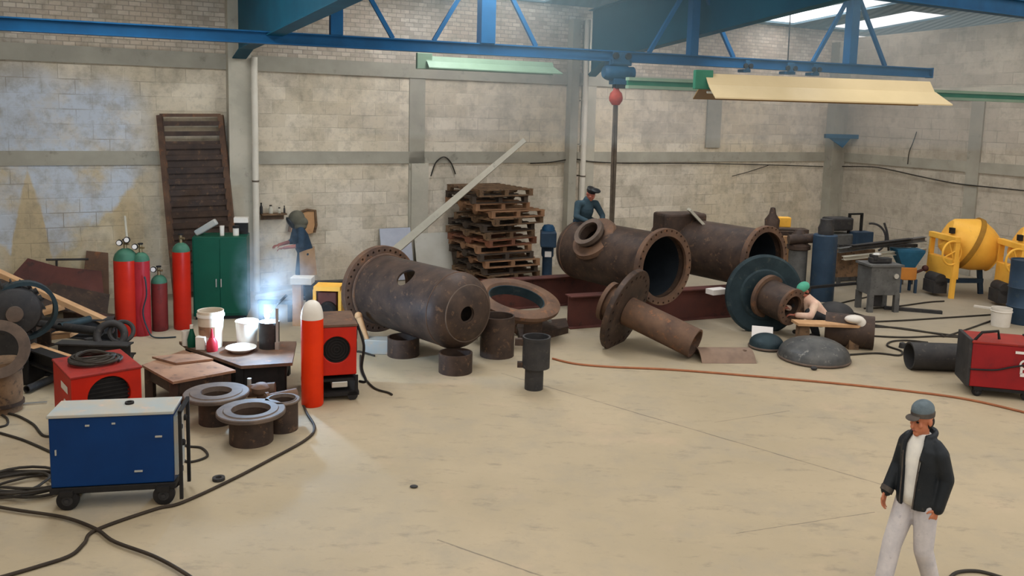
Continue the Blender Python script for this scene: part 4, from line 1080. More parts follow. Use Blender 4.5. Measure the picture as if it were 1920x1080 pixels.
# side hole: faces up and to the camera
hp = Fc + ax * (Lc * .6)
hd = (V((-.15, -.62, .62)) - ax * V((-.15, -.62, .62)).dot(ax)).normalized()
nz = (ax * 1.0 + V((-.2, -.15, 0.04))).normalized()
tip = Fc + ax * (Lc)
b = cut(b, [B().cyl(hp + hd * .2, hp + hd * .8, .155, n=36), B().cyl(tip - nz * .05, tip + nz * .7, .115, n=36)])
part(t, 'shell', b, M_rustd, world=True, ang=30)
b = bolted(Fc - ax * .1, ax, .70, RT - .02, .1, 36, .021, .63); part(t, 'flange', b, M_rust, world=True, ang=30)
b = B(); b.ring(tip + nz * .265, nz, .155, .115, .06, 40); part(t, 'nozzle_ring', b, M_flange, world=True)
b = B(); b.torus(Fc + ax * Lc, ax, RT, .008, 72, 6); part(t, 'weld_seam', b, M_rust, world=True)
b = B(); b.torus(Fc + ax * .05, ax, RT + .01, .022, 72, 6); part(t, 'weld_collar', b, M_rust, world=True)
b = B(); b.torus(Fc + ax * (Lc + .255), ax, RT * .735, .012, 72, 6); part(t, 'grinding_band', b, M_flange, world=True)
# its supports
def stub(px, py, r, h, label, m=M_rustd, grp='pipe stubs under the vessel'):
    g = G(px, py) + V((0, r * .8, 0)); b = B(); b.ring((0, 0, 0), (0, 0, 1), r, r - .025, h, 40)
    return solo('pipe_stub', b, m, label, 'pipe', loc=g, group=grp)
stub(852, 704, .24, .28, 'short brown pipe stub under the domed front end of the vessel')
stub(753, 672, .24, .28, 'short dark pipe stub under the middle of the vessel')
stub(931, 673, .26, .62, 'taller dark pipe stub behind the domed end of the vessel')
# white boards beneath and the prop by the flange
b = B(); b.box((0, .1, .11), (.36, .25, .22)); solo('white_block', b, M_greytop, 'pale block lying on the floor under the vessel beside the red welder', 'block', loc=G(706, 664), bevel=.01)
p = D(672, 592, 12.6); q = D(690, 640, 12.5); b = B(); b.cyl(p, q, .05, .03, 16); b.ell(p, (.06, .06, .06))
solo('grinder', b, M_wood, 'tan tool hanging at the lower edge of the vessel flange', 'tool', loc=q, world=True)
b = B(); b.tube(spline([p, p + V((-.02, -.06, -.3)), p + V((-.01, -.08, -.6)), V((p.x + .02, p.y - .1, .02)), V((p.x + .3, p.y - .3, .015))], 6), .014, 6)
solo('power_cable', b, M_cable, 'black cable hanging from the tan tool at the vessel flange', 'cable', loc=V((p.x, p.y - .1, .015)), world=True)

# ---------------------------------------------------------------- big loose ring and plates behind the vessel
c = G(965, 592, .42); t = thing('loose_flange', 'large tan tapered ring propped up beside the domed end of the vessel', 'ring', V((c.x, c.y, 0)))
axr = V((.18, -.22, 1)).normalized(); o = V((0, .25, .52))
b = B(); b.lathe([(.47, -.0), (.58, -.02), (.72, .1), (.73, .16), (.64, .2), (.5, .19), (.47, .15)], o, axr, 64, loop=True); part(t, 'ring', b, M_rust, ang=30)
b = B(); b.lathe([(.45, -.01), (.47, -.01), (.47, .15), (.45, .15)], o, axr, 64, loop=True); part(t, 'liner', b, M_teald)
b = B(); b.box((.3, .15, .2), (.3, .35, .4)); part(t, 'support_block', b, M_rustd, ang=0)
b = B(); b.box((-.45, .45, .22), (.3, .35, .44)); part(t, 'support_block', b, M_rustd, ang=0)
q = [G(px, py, .2) for px, py in ((968, 596), (1062, 588), (1066, 603), (1020, 615), (975, 622))]; cc = q[0]
b = B(); b.prism([(p.x, p.y) for p in q], .0, .12); solo('steel_plate', b, M_rustd, 'dark curved plate lying under the large tapered ring', 'plate', loc=V((cc.x, cc.y, 0)), world=True, ang=0)
plank(D(1015, 588, 14.0), D(1032, 605, 13.8), .05, .03, M_chrome, 'bright bar leaning on the dark curved plate', name='steel_strip', cat='strip')
q = G(975, 628); b = B(); b.torus((0, 0, .14), (.3, -1, 0), .11, .035, 28, 8); solo('steel_ring', b, M_rust, 'small tan ring standing at the foot of the dark curved plate', 'ring', loc=q)

# pipe coupling standing alone on the floor
g = G(1001, 733) + V((0, .1, 0)); t = thing('pipe_coupling', 'dark pipe coupling standing alone on the open floor, wider on top', 'coupling', g)
b = B(); b.ring((0, 0, 0), (0, 0, 1), .125, .1, .32, 32); part(t, 'neck', b, M_iron)
b = B(); b.lathe([(.12, .3), (.185, .3), (.185, .68), (.19, .68), (.19, .72), (.165, .72), (.165, .36), (.12, .36)], (.02, 0, 0), (0, 0, 1), 40, loop=True); part(t, 'socket', b, M_iron)
for q_ in (((-.2, 0, .64), (.14, .08, .09)), ((-.18, 0, .33), (.1, .08, .07))):
    b = B(); b.box(*q_); part(t, 'lug', b, M_rustd, ang=0)

# ---------------------------------------------------------------- leaning steel beam, boards and the pallets
pb = G(652, 546); pe = D(984, 263, 17.5)
plank(pb, pe, .19, .1, M_conc, 'long pale steel channel leaning up from the vessel over the pallets', up=(0, -1, .3), name='steel_channel', cat='channel', s1=.5)
for px0, px1, ytop, ybot, m, lab in ((710, 768, 428, 500, mt('bluish white board', (176, 178, 186), (164, 166, 176), 3, .6), 'bluish white board leaning on the wall left of the pale channel'), (775, 842, 437, 502, mt('white board', (190, 186, 174), (178, 172, 158), 2, .6, dirt=(130, 124, 112), dirt_at=.68), 'white board with grey marks leaning on the wall beside the pallets')):
    xa, xb = xp(px0), xp(px1)
    z1 = D((px0 + px1) / 2, ytop, WP((xa + xb) / 2, .1, 0).y).z; z0 = .62
    b = B(); rings = []
    for x_ in (xa, xb): rings.append([WP(x_, .35, 0.02), WP(x_, .05, z1), WP(x_, .08, z1), WP(x_, .38, 0.02)])
    b.loft(rings); o = solo('white_board', b, m, lab, 'board', loc=WP(xa, .35, 0.02), world=True, ang=0)
def make_pallet(W, L):
    bt = B()
    for i in range(7): bt.box((0, -L / 2 + .05 + i * (L - .1) / 6, .135), (W, .1, .022))
    st = []
    for x in (-W / 2 + .05, 0, W / 2 - .05):
        q = B(); l = L / 2; k = l * .36
        o = [(-l, 0), (-l + .14, 0), (-l + .17, .07), (-.1 - .03, .07), (-.1, 0), (.1, 0), (.13, .07), (l - .17, .07), (l - .14, 0), (l, 0), (l, .1), (-l, .1)]
        q.loft([[(x - .045, p[0], .022 + p[1]) for p in o], [(x + .045, p[0], .022 + p[1]) for p in o]]); st.append(q)
    bo = B()
    for y in (-L / 2 + .05, 0, L / 2 - .05): bo.box((0, y, .011), (W, .1, .022))
    return bt, st, bo
mw = [M_wooddk, mt('dark weathered wood', (84, 70, 58), (66, 58, 52), 5, .9), mt('tan pallet wood', (158, 118, 86), (126, 94, 70), 5, .85), mt('reddish pallet wood', (136, 86, 62), (108, 74, 58), 5, .85)]
bt, st, bo = make_pallet(1.3, 1.5)
me_top = bt.mesh('top_deck', 0); me_st = [q.mesh('stringer', 0) for q in st]; me_bo = bo.mesh('bottom_deck', 0)
ords = ['lowest', 'second', 'third', 'fourth', 'fifth', 'sixth', 'seventh', 'eighth', 'ninth', 'tenth', 'eleventh', 'twelfth', 'thirteenth', 'topmost']
pg = G(920, 534) + V((-.0, .42, 0)); z = 0.0
rr = random.Random(5)
NP = 14
def pallet(loc, rz, m, label, grp):
    t = thing('pallet', label, 'pallet', loc, rz, grp)
    for nm, me in [('top_deck', me_top)] + [('stringer', q) for q in me_st] + [('bottom_deck', me_bo)]:
        o = bpy.data.objects.new(nm, me.copy()); COL.objects.link(o); o.parent = t; o.data.materials.append(m)
tone = {1: 'dark weathered', 2: 'tan', 3: 'reddish', 0: 'grey brown'}
for i in range(NP):
    k_ = rr.choice([0, 1, 1, 2, 3, 0])
    if i in (10, 11): k_ = 2
    jx, jy, jr = rr.uniform(-.09, .09), rr.uniform(-.06, .06), rr.uniform(-7, 7)
    pallet(pg + V((jx + (.1 if 8 < i < 11 else -.12 if i > 10 else .06 if i < 5 else 0), jy, z)), 33 + jr, mw[k_], '%s wooden pallet, %s of the crooked stack by the back wall' % (tone[k_], ords[i] if i else 'lowest'), 'stacked pallets')
    z += .1495

# blue machine column right of the pallets
g = G(1026, 536); t = thing('drill_press', 'dark blue pillar machine standing right of the pallets', 'machine', g + V((0, .3, 0)))
b = B(); b.box((0, 0, .05), (.5, .5, .1)); part(t, 'base', b, M_bluedrum, ang=0, bevel=.01)
b = B(); b.cyl((0, .05, .1), (0, .05, 1.1), .11, n=24); part(t, 'column', b, M_bluedrum)
b = B(); b.box((0, -.08, 1.0), (.34, .5, .34)); b.box((0, .1, .78), (.26, .3, .4)); part(t, 'head', b, M_bluedrum, ang=0, bevel=.03)
b = B(); b.lathe([(.14, 0), (.14, .08), (.1, .14), (0, .16)], (0, -.05, 1.15), (0, 0, 1), 24); part(t, 'motor_cap', b, M_hoist)
b = B(); b.box((0, -.24, .68), (.14, .02, .12)); part(t, 'gauge_plate', b, M_label, 'white plate on the front', ang=0)

# ---------------------------------------------------------------- I beams carrying the big pipes
pa = G(1064, 617); pq = G(1372, 594)
beam(pa + V((0, .1, 0)), pq + V((0, .1, 0)), .26, .57, M_rustr, 'long red brown I beam lying on the floor in front of the flanged pipes', group='I beams under the big pipes')
pa = G(905, 586); pq = G(1252, 558)
beam(pa + V((0, .15, .0)), pq + V((0, .15, 0)), .26, .57, M_rustr, 'dark red brown I beam lying behind the loose ring, left of the long one', group='I beams under the big pipes')

# ---------------------------------------------------------------- two big flanged pipes behind
def bigpipe(fc, ad, L, RB, RF, label, nz=None, n=30, domed=True, name='flanged_pipe'):
    """fc: centre of the flange, ad: direction the flange faces, pipe runs back from it"""
    ad = V(ad).normalized(); t = thing(name, label, 'pipe', V((fc.x, fc.y, 0)), 0, 'big flanged pipes')
    bk = fc - ad * L
    pr = [(RB, 0), (RB, L)]; pin = [(RB - .03, L), (RB - .03, 0)]
    if domed:
        dm = [(RB * math.cos(a) ** .85 if a < 1.56 else 0, -.3 * math.sin(a)) for a in [i * math.pi / 2 / 10 for i in range(10, 0, -1)]]
        dm[0] = (0, -.3)
        prof = dm + pr + pin + [(max(r - .03, 0), tt + .03) for r, tt in dm[::-1]]
    else:
        prof = pr + pin
    b = B(); b.lathe(prof, bk, ad, 64, loop=not domed, caps=False)
    extra = []
    if nz:
        ti, d, r_, ln = nz
        d = V(d); d = (d - ad * d.dot(ad)).normalized() if nz[0] > .15 else d.normalized()
        c = bk + ad * (L * ti); extra = [B().cyl(c + d * .1, c + d * (RB + .5), r_ - .03, n=32)]
        b = cut(b, extra)
    part(t, 'shell', b, M_rustd, world=True, ang=30)
    b = bolted(fc - ad * .05, ad, RF, RB - .03, .1, n, .02, (RF + RB) / 2 + .01); part(t, 'flange', b, M_rust, world=True, ang=30)
    if nz:
        b = B(); b.ring(c + d * (RB * .9), d, r_, r_ - .03, ln, 40); part(t, 'nozzle', b, M_rustd, world=True)
        b = B(); b.ring(c + d * (RB * .9 + ln - .03), d, r_ + .06, r_ - .03, .08, 40); part(t, 'nozzle_rim', b, M_flange, world=True)
        b = B(); b.lathe([(r_ + .02, -.1), (r_ + .22, -.1), (r_ + .2, -.02), (r_ + .02, 0)], c + d * RB * 1.0, d, 40, loop=True); part(t, 'reinforcing_pad', b, M_rust, world=True)
    b = B(); b.lathe([(RB - .034, .3), (RB - .034, L - .12), (RB - .036, L - .12), (RB - .036, .3)] if not nz else [(RB - .034, L * .36 + .3), (RB - .034, L - .12), (RB - .036, L - .12), (RB - .036, L * .36 + .3)], bk, ad, 64, loop=True); part(t, 'bore_shade', b, M_inshade, 'dark liner painted for the shade inside the pipe', world=True)  # dark liner added where the depth of the pipe is shaded
    b = B(); b.torus(bk + ad * .02, ad, RB, .012, 64, 6); part(t, 'weld_seam', b, M_rust, world=True)
    return t
fc = D(1243, 500, 14.2)
bigpipe(fc, (.6, -.8, 0), 2.1, .56, .66, 'nearest big flanged pipe with a round nozzle where the seated worker sits', nz=(.36, (-.3, -.75, .62), .23, .16))
fc2 = D(1432, 487, 15.35)
t = bigpipe(fc2, (.6, -.8, 0), 2.4, .55, .63, 'farther big flanged pipe with a dark box and pale bracket on top', domed=False)
bx = D(1274, 418, 16.7)
b = B(); b.box(bx, (.95, .5, .42), (0, 0, R(18))); part(t, 'top_box', b, M_rustd, world=True, ang=0, bevel=.05)
b = B(); b.box(D(1308, 410, 16.4), (.5, .3, .05), (0, R(45), 0)); part(t, 'bracket_plate', b, M_conc, 'pale bracket plate', world=True, ang=0)
plank(G(1330, 552, .572), G(1358, 549, .572), .2, .09, M_label, 'pinkish pale wooden offcut lying on the long I beam', name='offcut', cat='offcut')

# ---------------------------------------------------------------- tilted flanged pipe on the floor
ce = D(1178, 583, 13.2); en = D(1304, 645, 12.58); en.z = .25
axp = (en - ce).normalized(); nax = (axp + V((-.05, -.28, 0))).normalized()
t = thing('flanged_pipe', 'slim pipe tilted on its big bolted disc, lying in the middle of the floor', 'pipe', V((ce.x, ce.y, 0)), 0, None)
Lp = (en - ce).length
b = B(); b.ring(ce, axp, .235, .205, Lp, 48); part(t, 'tube', b, M_rust, world=True)
b = bolted(ce - axp * .1, axp, .69, .2, .09, 24, .03, .58); part(t, 'disc', b, M_rustd, world=True, ang=30)
b = B(); b.ring(ce - axp * .35, axp, .26, .2, .26, 40); b.ring(ce - axp * .4, axp, .33, .2, .07, 40); part(t, 'hub', b, M_rust, world=True)
# half shell on the floor
p = G(1312, 681); q = G(1412, 676); m_ = (p + q) / 2 + V((0, .2, 0))
b = B(); rings = []
for s_ in (-.42, .42):
    ring = []
    for i in range(13):
        a_ = math.pi * (.18 + .64 * i / 12); ring.append((s_, -.34 * math.cos(a_), .34 * math.sin(a_) - .18))
    for i in range(12, -1, -1):
        a_ = math.pi * (.18 + .64 * i / 12); ring.append((s_, -.315 * math.cos(a_), .315 * math.sin(a_) - .18))
    rings.append(ring)
b.loft(rings); b = cut(b, [B().cyl((.3, -.1, 0), (.3, -.05, .5), .03, n=10)])
solo('pipe_shell', b, mt('tan rusted shell', (138, 114, 96), (116, 96, 82), 3, .7), 'curved half pipe sheet lying on the floor at the end of the tilted pipe', 'sheet', loc=V((m_.x, m_.y, 0)), rz=4)

# ---------------------------------------------------------------- dark disc with hub, domes and the work around it
ce = D(1432, 552, 14.5); nax = V((.14, -.99, .06)).normalized()
t = thing('wheel_disc', 'large dark teal disc standing upright with a flanged hub beside the crouching worker', 'disc', V((ce.x, ce.y, 0)))
b = B(); b.lathe([(.0, -.06), (.66, -.06), (.7, -.03), (.7, .03), (.66, .05), (.45, .03), (.42, .05), (0, .05)], ce, nax, 64); part(t, 'disc', b, M_teald, world=True, ang=30)
hax = (nax + V((.5, -.0, -.25))).normalized()
b = B(); b.ring(ce + nax * .02, hax, .31, .22, .62, 48); part(t, 'hub', b, M_rustd, world=True)
b = B(); b.ring(ce + nax * .02 + hax * .04, hax, .38, .28, .07, 48); part(t, 'hub_flange', b, M_rust, world=True)
b = bolted(ce + nax * .02 + hax * .58, hax, .325, .2, .05, 14, .018); part(t, 'front_flange', b, M_rust, world=True, ang=30)
def domething(px, py, r, h, label, m=M_iron, rings_=None):
    g = G(px, py) + V((0, r * .8, 0)); t = thing('dished_end', label, 'dished end', g, 0, 'dished ends on the floor')
    pr = [(r, 0), (r + .01, .02), (r, .07)] + [(r * math.cos(a), .07 + (h - .07) * math.sin(a)) for a in [i * math.pi / 2 / 9 for i in range(1, 9)]] + [(0, h)]
    b = B(); b.lathe(pr, n=48); part(t, 'cap', b, m)
    b = B(); b.torus((0, 0, .03), (0, 0, 1), r, .02, 48, 8); part(t, 'lip', b, M_flange)
    return t
M_domec = mt('scuffed grey iron', (92, 90, 86), (70, 70, 70), 4, .45, .3, .1, dirt=(150, 146, 136), dirt_at=.64)
domething(1544, 688, .53, .34, 'wide shallow grey dished end lying nearest on the floor below the crouching worker', M_domec)
domething(1575, 600, .34, .28, 'round dark dished end behind the crouching worker', M_iron)
domething(1444, 659, .27, .24, 'small black dished end at the foot of the upright disc', M_teald)
g = G(1594, 655); b = B()
b.ring((-.3, .35, .26), (.93, -.36, 0), .27, .24, .75, 40); solo('pipe_piece', b, M_rustd, 'brown pipe piece lying on its side behind the nearest dished end', 'pipe', loc=g)
g = D(1552, 607, 13.45)
b = B(); b.box((0, 0, 0), (1.1, .3, .04), (0, R(1.5), R(4))); solo('wooden_plank', b, M_wood, 'pale plank set as a low seat under the crouching worker', 'plank', loc=g)
b = B(); b.box((0, 0, (g.z - .035) / 2), (.16, .2, g.z - .035)); solo('timber_block', b, M_wooddk, 'short timber block under the left end of the pale plank', 'block', loc=V((g.x - .4, g.y, 0)))
b = B(); b.box((0, 0, (g.z - .05) / 2), (.16, .2, g.z - .05)); solo('timber_block', b, M_wooddk, 'short timber block under the right end of the pale plank', 'block', loc=V((g.x + .42, g.y + .02, 0)))
b = B(); b.ell((0, 0, .06), (.16, .12, .07)); b.ell((.1, -.04, .0), (.08, .07, .1)); b = fuse(b, .015); solo('rag', b, M_plastw, 'crumpled white cloth on the right end of the pale plank', 'cloth', loc=g + V((.42, -.02, .03)))
p = G(1430, 640); b = B(); b.box((0, 0, .2), (.34, .02, .26), (R(-40), 0, R(-15))); solo('paper_sheet', b, M_label, 'pale sheet leaning on the small black dished end', 'sheet', loc=p + V((0, .05, -.08)))
# bits on the floor
b = B(); b.ell((0, 0, .03), (.05, .04, .03)); solo('metal_nut', b, M_iron, 'tiny dark scrap piece on the floor below the nearest dished end', 'scrap', loc=G(1526, 694))
b = B(); b.ell((0, 0, .012), (.04, .03, .012)); solo('floor_scrap', b, M_iron, 'tiny dark chip on the open floor left of centre', 'scrap', loc=G(776, 914))
# ---------------------------------------------------------------- dark post and the machines along the right wall
g = G(1546, 566) + V((0, .2, 0)); t = thing('steel_column', 'tall dark blue cylindrical casting standing behind the crouching worker', 'column', g)
b = B(); b.lathe([(0, 0), (.235, 0), (.24, .02), (.24, 1.35), (.22, 1.37), (0, 1.37)], n=32); part(t, 'shaft', b, M_bluedrum)
b = B(); b.lathe([(.15, 1.37), (.16, 1.5), (.12, 1.6), (.12, 1.68), (0, 1.68)], n=24); part(t, 'head', b, M_iron)
# clutter between the far pipe and the column
g = G(1500, 562) + V((0, .3, 0)); t = thing('valve_stack', 'brown valve body on a pale post, left of the tall dark blue casting', 'valve', g)
b = B(); b.cyl((0, 0, 0), (0, 0, 1.0), .19, n=28); part(t, 'post', b, M_grey)
b = B(); b.lathe([(.2, 1.0), (.24, 1.02), (.24, 1.1), (.14, 1.15), (.16, 1.3), (.08, 1.42), (0, 1.42)], n=24); b.cyl((-.25, -.1, 1.22), (.25, -.1, 1.26), .1, n=20); part(t, 'body', b, M_rustd)
g = G(1483, 560) + V((0, .5, 0)); b = B(); b.box((0, 0, .62), (.14, .1, 1.24)); solo('timber_post', b, M_wood, 'pale timber post standing right of the farther big pipe', 'post', loc=g)
g = D(1448, 412, 18.2); b = B(); b.lathe([(.14, -.35), (.16, 0), (.08, .12), (.05, .26), (0, .28)], g, n=20); b.box(g + V((.3, .05, -.3)), (.7, .16, .1))
solo('pipe_fitting', b, M_rustd, 'brown pointed fitting standing on top of the farther flange', 'fitting', loc=g - V((0, 0, .35)), world=True)
g = D(1470, 416, 18.6); b = B(); b.box((0, 0, 0), (.26, .2, .22)); solo('machine_box', b, M_yellow, 'small yellowish box beside the pointed fitting', 'box', loc=g, bevel=.02)
b = B(); b.box((0, 0, .62), (.9, .35, 1.24)); solo('storage_crate', b, M_rustd, 'dark brown crate behind the farther flange carrying the small fittings', 'crate', loc=V((D(1478, 470, 18.8).x, 19.0, 0)), bevel=.01)
# trestles with long channels
t = thing('steel_trestle', 'grey trestle rack carrying the long channels by the right wall', 'rack', G(1600, 540) + V((0, .3, 0)), 12)
for x in (-.25, .25, 1.35, 1.6):
    b = B(); b.box((x, 0, .45), (.07, .07, .9)); part(t, 'leg', b, M_grey, ang=0)
for z in (.28, .9):
    b = B(); b.box((.68, 0, z), (2.0, .07, .07)); part(t, 'rail', b, M_iron, ang=0)
for i, (p, q, h_, m) in enumerate((((1572, 474), (1734, 452), .1, M_grey), ((1578, 486), (1732, 470), .08, M_conc), ((1590, 462), (1700, 449), .06, M_iron))):
    pp, qq = D(p[0], p[1], 18.0 - .0), D(q[0], q[1], 18.6)
    beam(pp + V((0, -.1 * i, 0)), qq + V((0, -.1 * i, 0)), .12, h_, m, ('thick grey steel channel on the trestle rack, rising to the right', 'pale steel channel just below the thick grey one', 'thin dark steel channel lying behind the thick grey one')[i], name='steel_channel', cat='channel', group='channels on the trestle rack', tf=.012)
g = D(1602, 455, 18.9); t = thing('electric_box', 'dark boxy machine with an open wire frame on top, behind the trestle rack', 'machine', V((g.x, 19.55, 0)), 20)
b = B(); b.box((0, 0, .55), (.8, .5, 1.1)); part(t, 'body', b, M_grey, ang=0, bevel=.02)
b = B(); b.box((-.2, 0, 1.32), (.6, .4, .3)); part(t, 'motor', b, M_iron, ang=0, bevel=.04)
for x in (.05, .4):
    b = B(); b.box((x, -.1, 1.3), (.05, .05, .5)); part(t, 'frame_post', b, M_black, ang=0)
b = B(); b.box((.225, -.1, 1.55), (.4, .05, .04)); part(t, 'frame_bar', b, M_black, ang=0)
b = B(); b.box((.3, -.2, .95), (.5, .3, .4)); part(t, 'radiator', b, M_bluedrum, ang=0)
c = D(1634, 446, 18.7); b = B(); pts = [c + V((.32 * math.cos(a), 0.05 * math.sin(a), .32 * math.sin(a))) for a in [R(-60 + i * 10) for i in range(17)]]; b.tube(pts, .025, 8)
solo('steel_hoop', b, M_iron, 'dark curved hoop standing above the channels', 'hoop', loc=c, world=True)
b = B(); b.tube(spline([D(1658, 418, 18.4), D(1664, 440, 18.4), D(1666, 470, 18.4)], 5), .025, 8)
solo('iron_bar', b, M_iron, 'dark bent rod standing up behind the grey vice table', 'bar', loc=D(1666, 470, 18.4), world=True)
b = B(); b.box((0, 0, .3), (.95, .05, .6)); solo('cardboard_sheet', b, M_wooddk, 'brown board leaning between the dark casting and the vice table', 'board', loc=D(1600, 530, 18.3) * 1.0 - V((0, 0, D(1600, 530, 18.3).z)) + V((0, 0, .3)), rz=15)
# grey vice table
g = G(1653, 586); t = thing('vice_table', 'grey steel vice table standing on four legs left of the yellow mixers', 'table', g + V((0, .25, 0)), 8)
b = B(); b.box((0, 0, .62), (.62, .5, .56)); part(t, 'body', b, M_grey, ang=0, bevel=.01)
b = B(); b.box((0, 0, .92), (.7, .56, .04)); part(t, 'top', b, M_grey, ang=0)
for x in (-.27, .27):
    for y in (-.21, .21):
        b = B(); b.box((x, y, .18), (.1, .08, .36)); part(t, 'leg', b, M_grey, ang=0)
b = B(); b.lathe([(.05, 0), (.05, .03), (0, .03)], (.2, -.25, .72), (0, -1, 0), 16); part(t, 'knob', b, M_chrome)
b = B(); b.box((-.02, -.03, 1.0), (.42, .16, .1)); b.box((-.16, -.03, 1.06), (.08, .2, .1)); part(t, 'vice', b, M_iron, ang=0, bevel=.015)
b = B(); b.ell((-.1, -.05, 1.11), (.1, .06, .04)); part(t, 'jaw_plate', b, M_chrome)
b = B(); b.box((0, .1, .2), (.2, .2, .3)); part(t, 'motor', b, M_iron, ang=0, bevel=.03)
b = B(); b.box((-.28, .0, .45), (1.0, .06, .05), (0, R(-5), 0)); solo('steel_bar', b, M_black, 'black bar sticking out left of the grey vice table', 'bar', loc=g + V((-.6, .35, 0)), rz=8)
# blue hopper machine
g = G(1707, 552); t = thing('hopper_machine', 'small machine with a blue hopper over an orange box, left of the mixers', 'machine', g + V((0, .3, 0)), 0)
b = B(); b.loft([[(-.13, -.13, .55), (.13, -.13, .55), (.13, .13, .55), (-.13, .13, .55)], [(-.3, -.2, .9), (.3, -.2, .9), (.3, .2, .9), (-.3, .2, .9)], [(-.3, -.2, .95), (.3, -.2, .95), (.3, .2, .95), (-.3, .2, .95)]]); part(t, 'hopper', b, mt('hopper blue', (40, 92, 118), (32, 78, 100), 3, .5), ang=0)
b = B(); b.box((0, 0, .42), (.36, .3, .28)); part(t, 'gearbox', b, mt('hopper orange', (192, 124, 54), (170, 108, 50), 3, .5), ang=0, bevel=.02)
for x in (-.17, .17):
    for y in (-.14, .14):
        b = B(); b.box((x, y, .15), (.05, .05, .3)); part(t, 'leg', b, M_bluedrum, ang=0)
b = B(); b.cyl((.16, 0, .4), (.42, 0, .52), .03, n=10); b.ell((.42, 0, .53), (.07, .07, .07)); part(t, 'crank', b, M_rustr)

# ---------------------------------------------------------------- yellow mixers
def make_mixer(loc, rz, label):
    t = thing('concrete_mixer', label, 'concrete mixer', loc, rz, 'yellow concrete mixers')
    ax = V((.72, -.25, -.34)).normalized(); o = V((.1, .1, 1.12))
    pr = [(0, -.5), (.3, -.5), (.36, -.46), (.56, -.06), (.575, 0), (.575, .06), (.5, .3), (.36, .56), (.38, .58), (.34, .58), (.33, .55), (.45, .3), (.52, .06), (.52, -.04), (.3, -.42), (0, -.44)]
    b = B(); b.lathe(pr, o, ax, 48, caps=False); dr = part(t, 'drum', b, M_yellow, ang=30)
    b = B(); b.ring(o - ax * .05, ax, .6, .57, .1, 60); part(t, 'gear_ring', b, mt('dull yellow ring', (160, 116, 40), (140, 100, 38), 4, .6) if 'dull yellow ring' not in bpy.data.materials else bpy.data.materials['dull yellow ring'], sub=dr)
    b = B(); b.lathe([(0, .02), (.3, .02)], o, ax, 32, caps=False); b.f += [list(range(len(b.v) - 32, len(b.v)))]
    part(t, 'drum_shade', b, M_inshade, sub=dr)  # dark disc halfway into the drum, standing for the shade in its mouth
    for y in (-.38, .5):
        b = B(); b.extrude([(-.05, -.03), (.05, -.03), (.05, .03), (-.05, .03)], (-.5, y, 0), (-.46, y, 1.3), up=(0, 1, 0)); part(t, 'post', b, M_yellow, ang=0)
    b = B(); b.extrude([(-.05, -.03), (.05, -.03), (.05, .03), (-.05, .03)], (.5, .1, 0), (.42, .1, .6), up=(0, 1, 0)); part(t, 'front_leg', b, M_bluedrum, ang=0)
    b = B(); b.box((-.48, .06, 1.26), (.12, .96, .12)); b.box((-.46, .06, .62), (.16, .9, .42)); part(t, 'yoke', b, M_yellow, ang=0, bevel=.01)
    b = B(); b.box((.0, .08, .3), (1.0, .08, .1)); part(t, 'base_rail', b, M_bluedrum, ang=0)
    c = V((-.6, -.42, .98))
    b = B(); b.torus(c, (.25, -1, 0), .25, .022, 36, 8)
    u, v, w = frame((.25, -1, 0))
    for i in range(4): a = i * math.pi / 2 + .4; b.cyl(c, c + u * (.25 * math.cos(a)) + v * (.25 * math.sin(a)), .014, n=8)
    part(t, 'handwheel', b, M_yellow)
    b = B(); b.box((-.64, 0, .2), (.3, .4, .26)); b.lathe([(.13, -.2), (.13, .2)], (-.64, 0, .36), (0, 1, 0), 20); part(t, 'motor', b, M_iron, ang=30)
    b = B(); b.box((-.42, -.1, 1.42), (.08, .1, .12)); part(t, 'lever', b, M_black, ang=0)
    return t
g = G(1780, 560)
m1 = make_mixer(g + V((.5, .45, 0)), 6, 'yellow concrete mixer with its drum tipped forward, by the right wall')
g2 = G(1890, 577)
m2 = copy_thing(m1, g2 + V((.62, .22, 0)), -4, 'yellow concrete mixer cut off by the right edge of the picture, with a round handwheel')
g = G(1914, 611); t = thing('oil_drum', 'slate blue drum standing at the right edge in front of the second mixer', 'drum', g + V((.16, .25, 0)))
b = B(); b.lathe([(0, 0), (.27, 0), (.28, .02), (.27, .3), (.285, .32), (.27, .34), (.27, .66), (.285, .68), (.27, .7), (.27, 1.18), (.28, 1.2), (.26, 1.2), (.26, 1.18), (0, 1.18)], n=40); part(t, 'shell', b, M_bluedrum)
b = B(); b.lathe([(.03, 0), (.03, .02), (0, .02)], (.12, -.1, 1.18), n=12); part(t, 'bung', b, M_iron)
t = thing('bucket', 'white bucket standing on the floor left of the slate blue drum', 'bucket', G(1883, 614) + V((0, .13, 0)))
b = B(); b.lathe([(0, 0), (.155, 0), (.175, .34), (.16, .34), (.145, .02), (0, .02)], n=32); part(t, 'pail', b, M_plastw)
b = B(); b.torus((0, 0, .28), (0, 0, 1), .175, .01, 32, 6); part(t, 'rim', b, M_plastw)
plank(G(1826, 575), G(1902, 585), .12, .03, M_plastw, 'white strip of board lying on the floor behind the white bucket', name='board_strip', cat='strip')
plank(G(1500, 612) * 1.0 + V((2.2, 1.6, 0)), G(1500, 612) + V((3.2, 1.3, 0)), .1, .06, M_iron, 'dark bar lying on the floor behind the grey vice table', name='iron_bar', cat='bar')

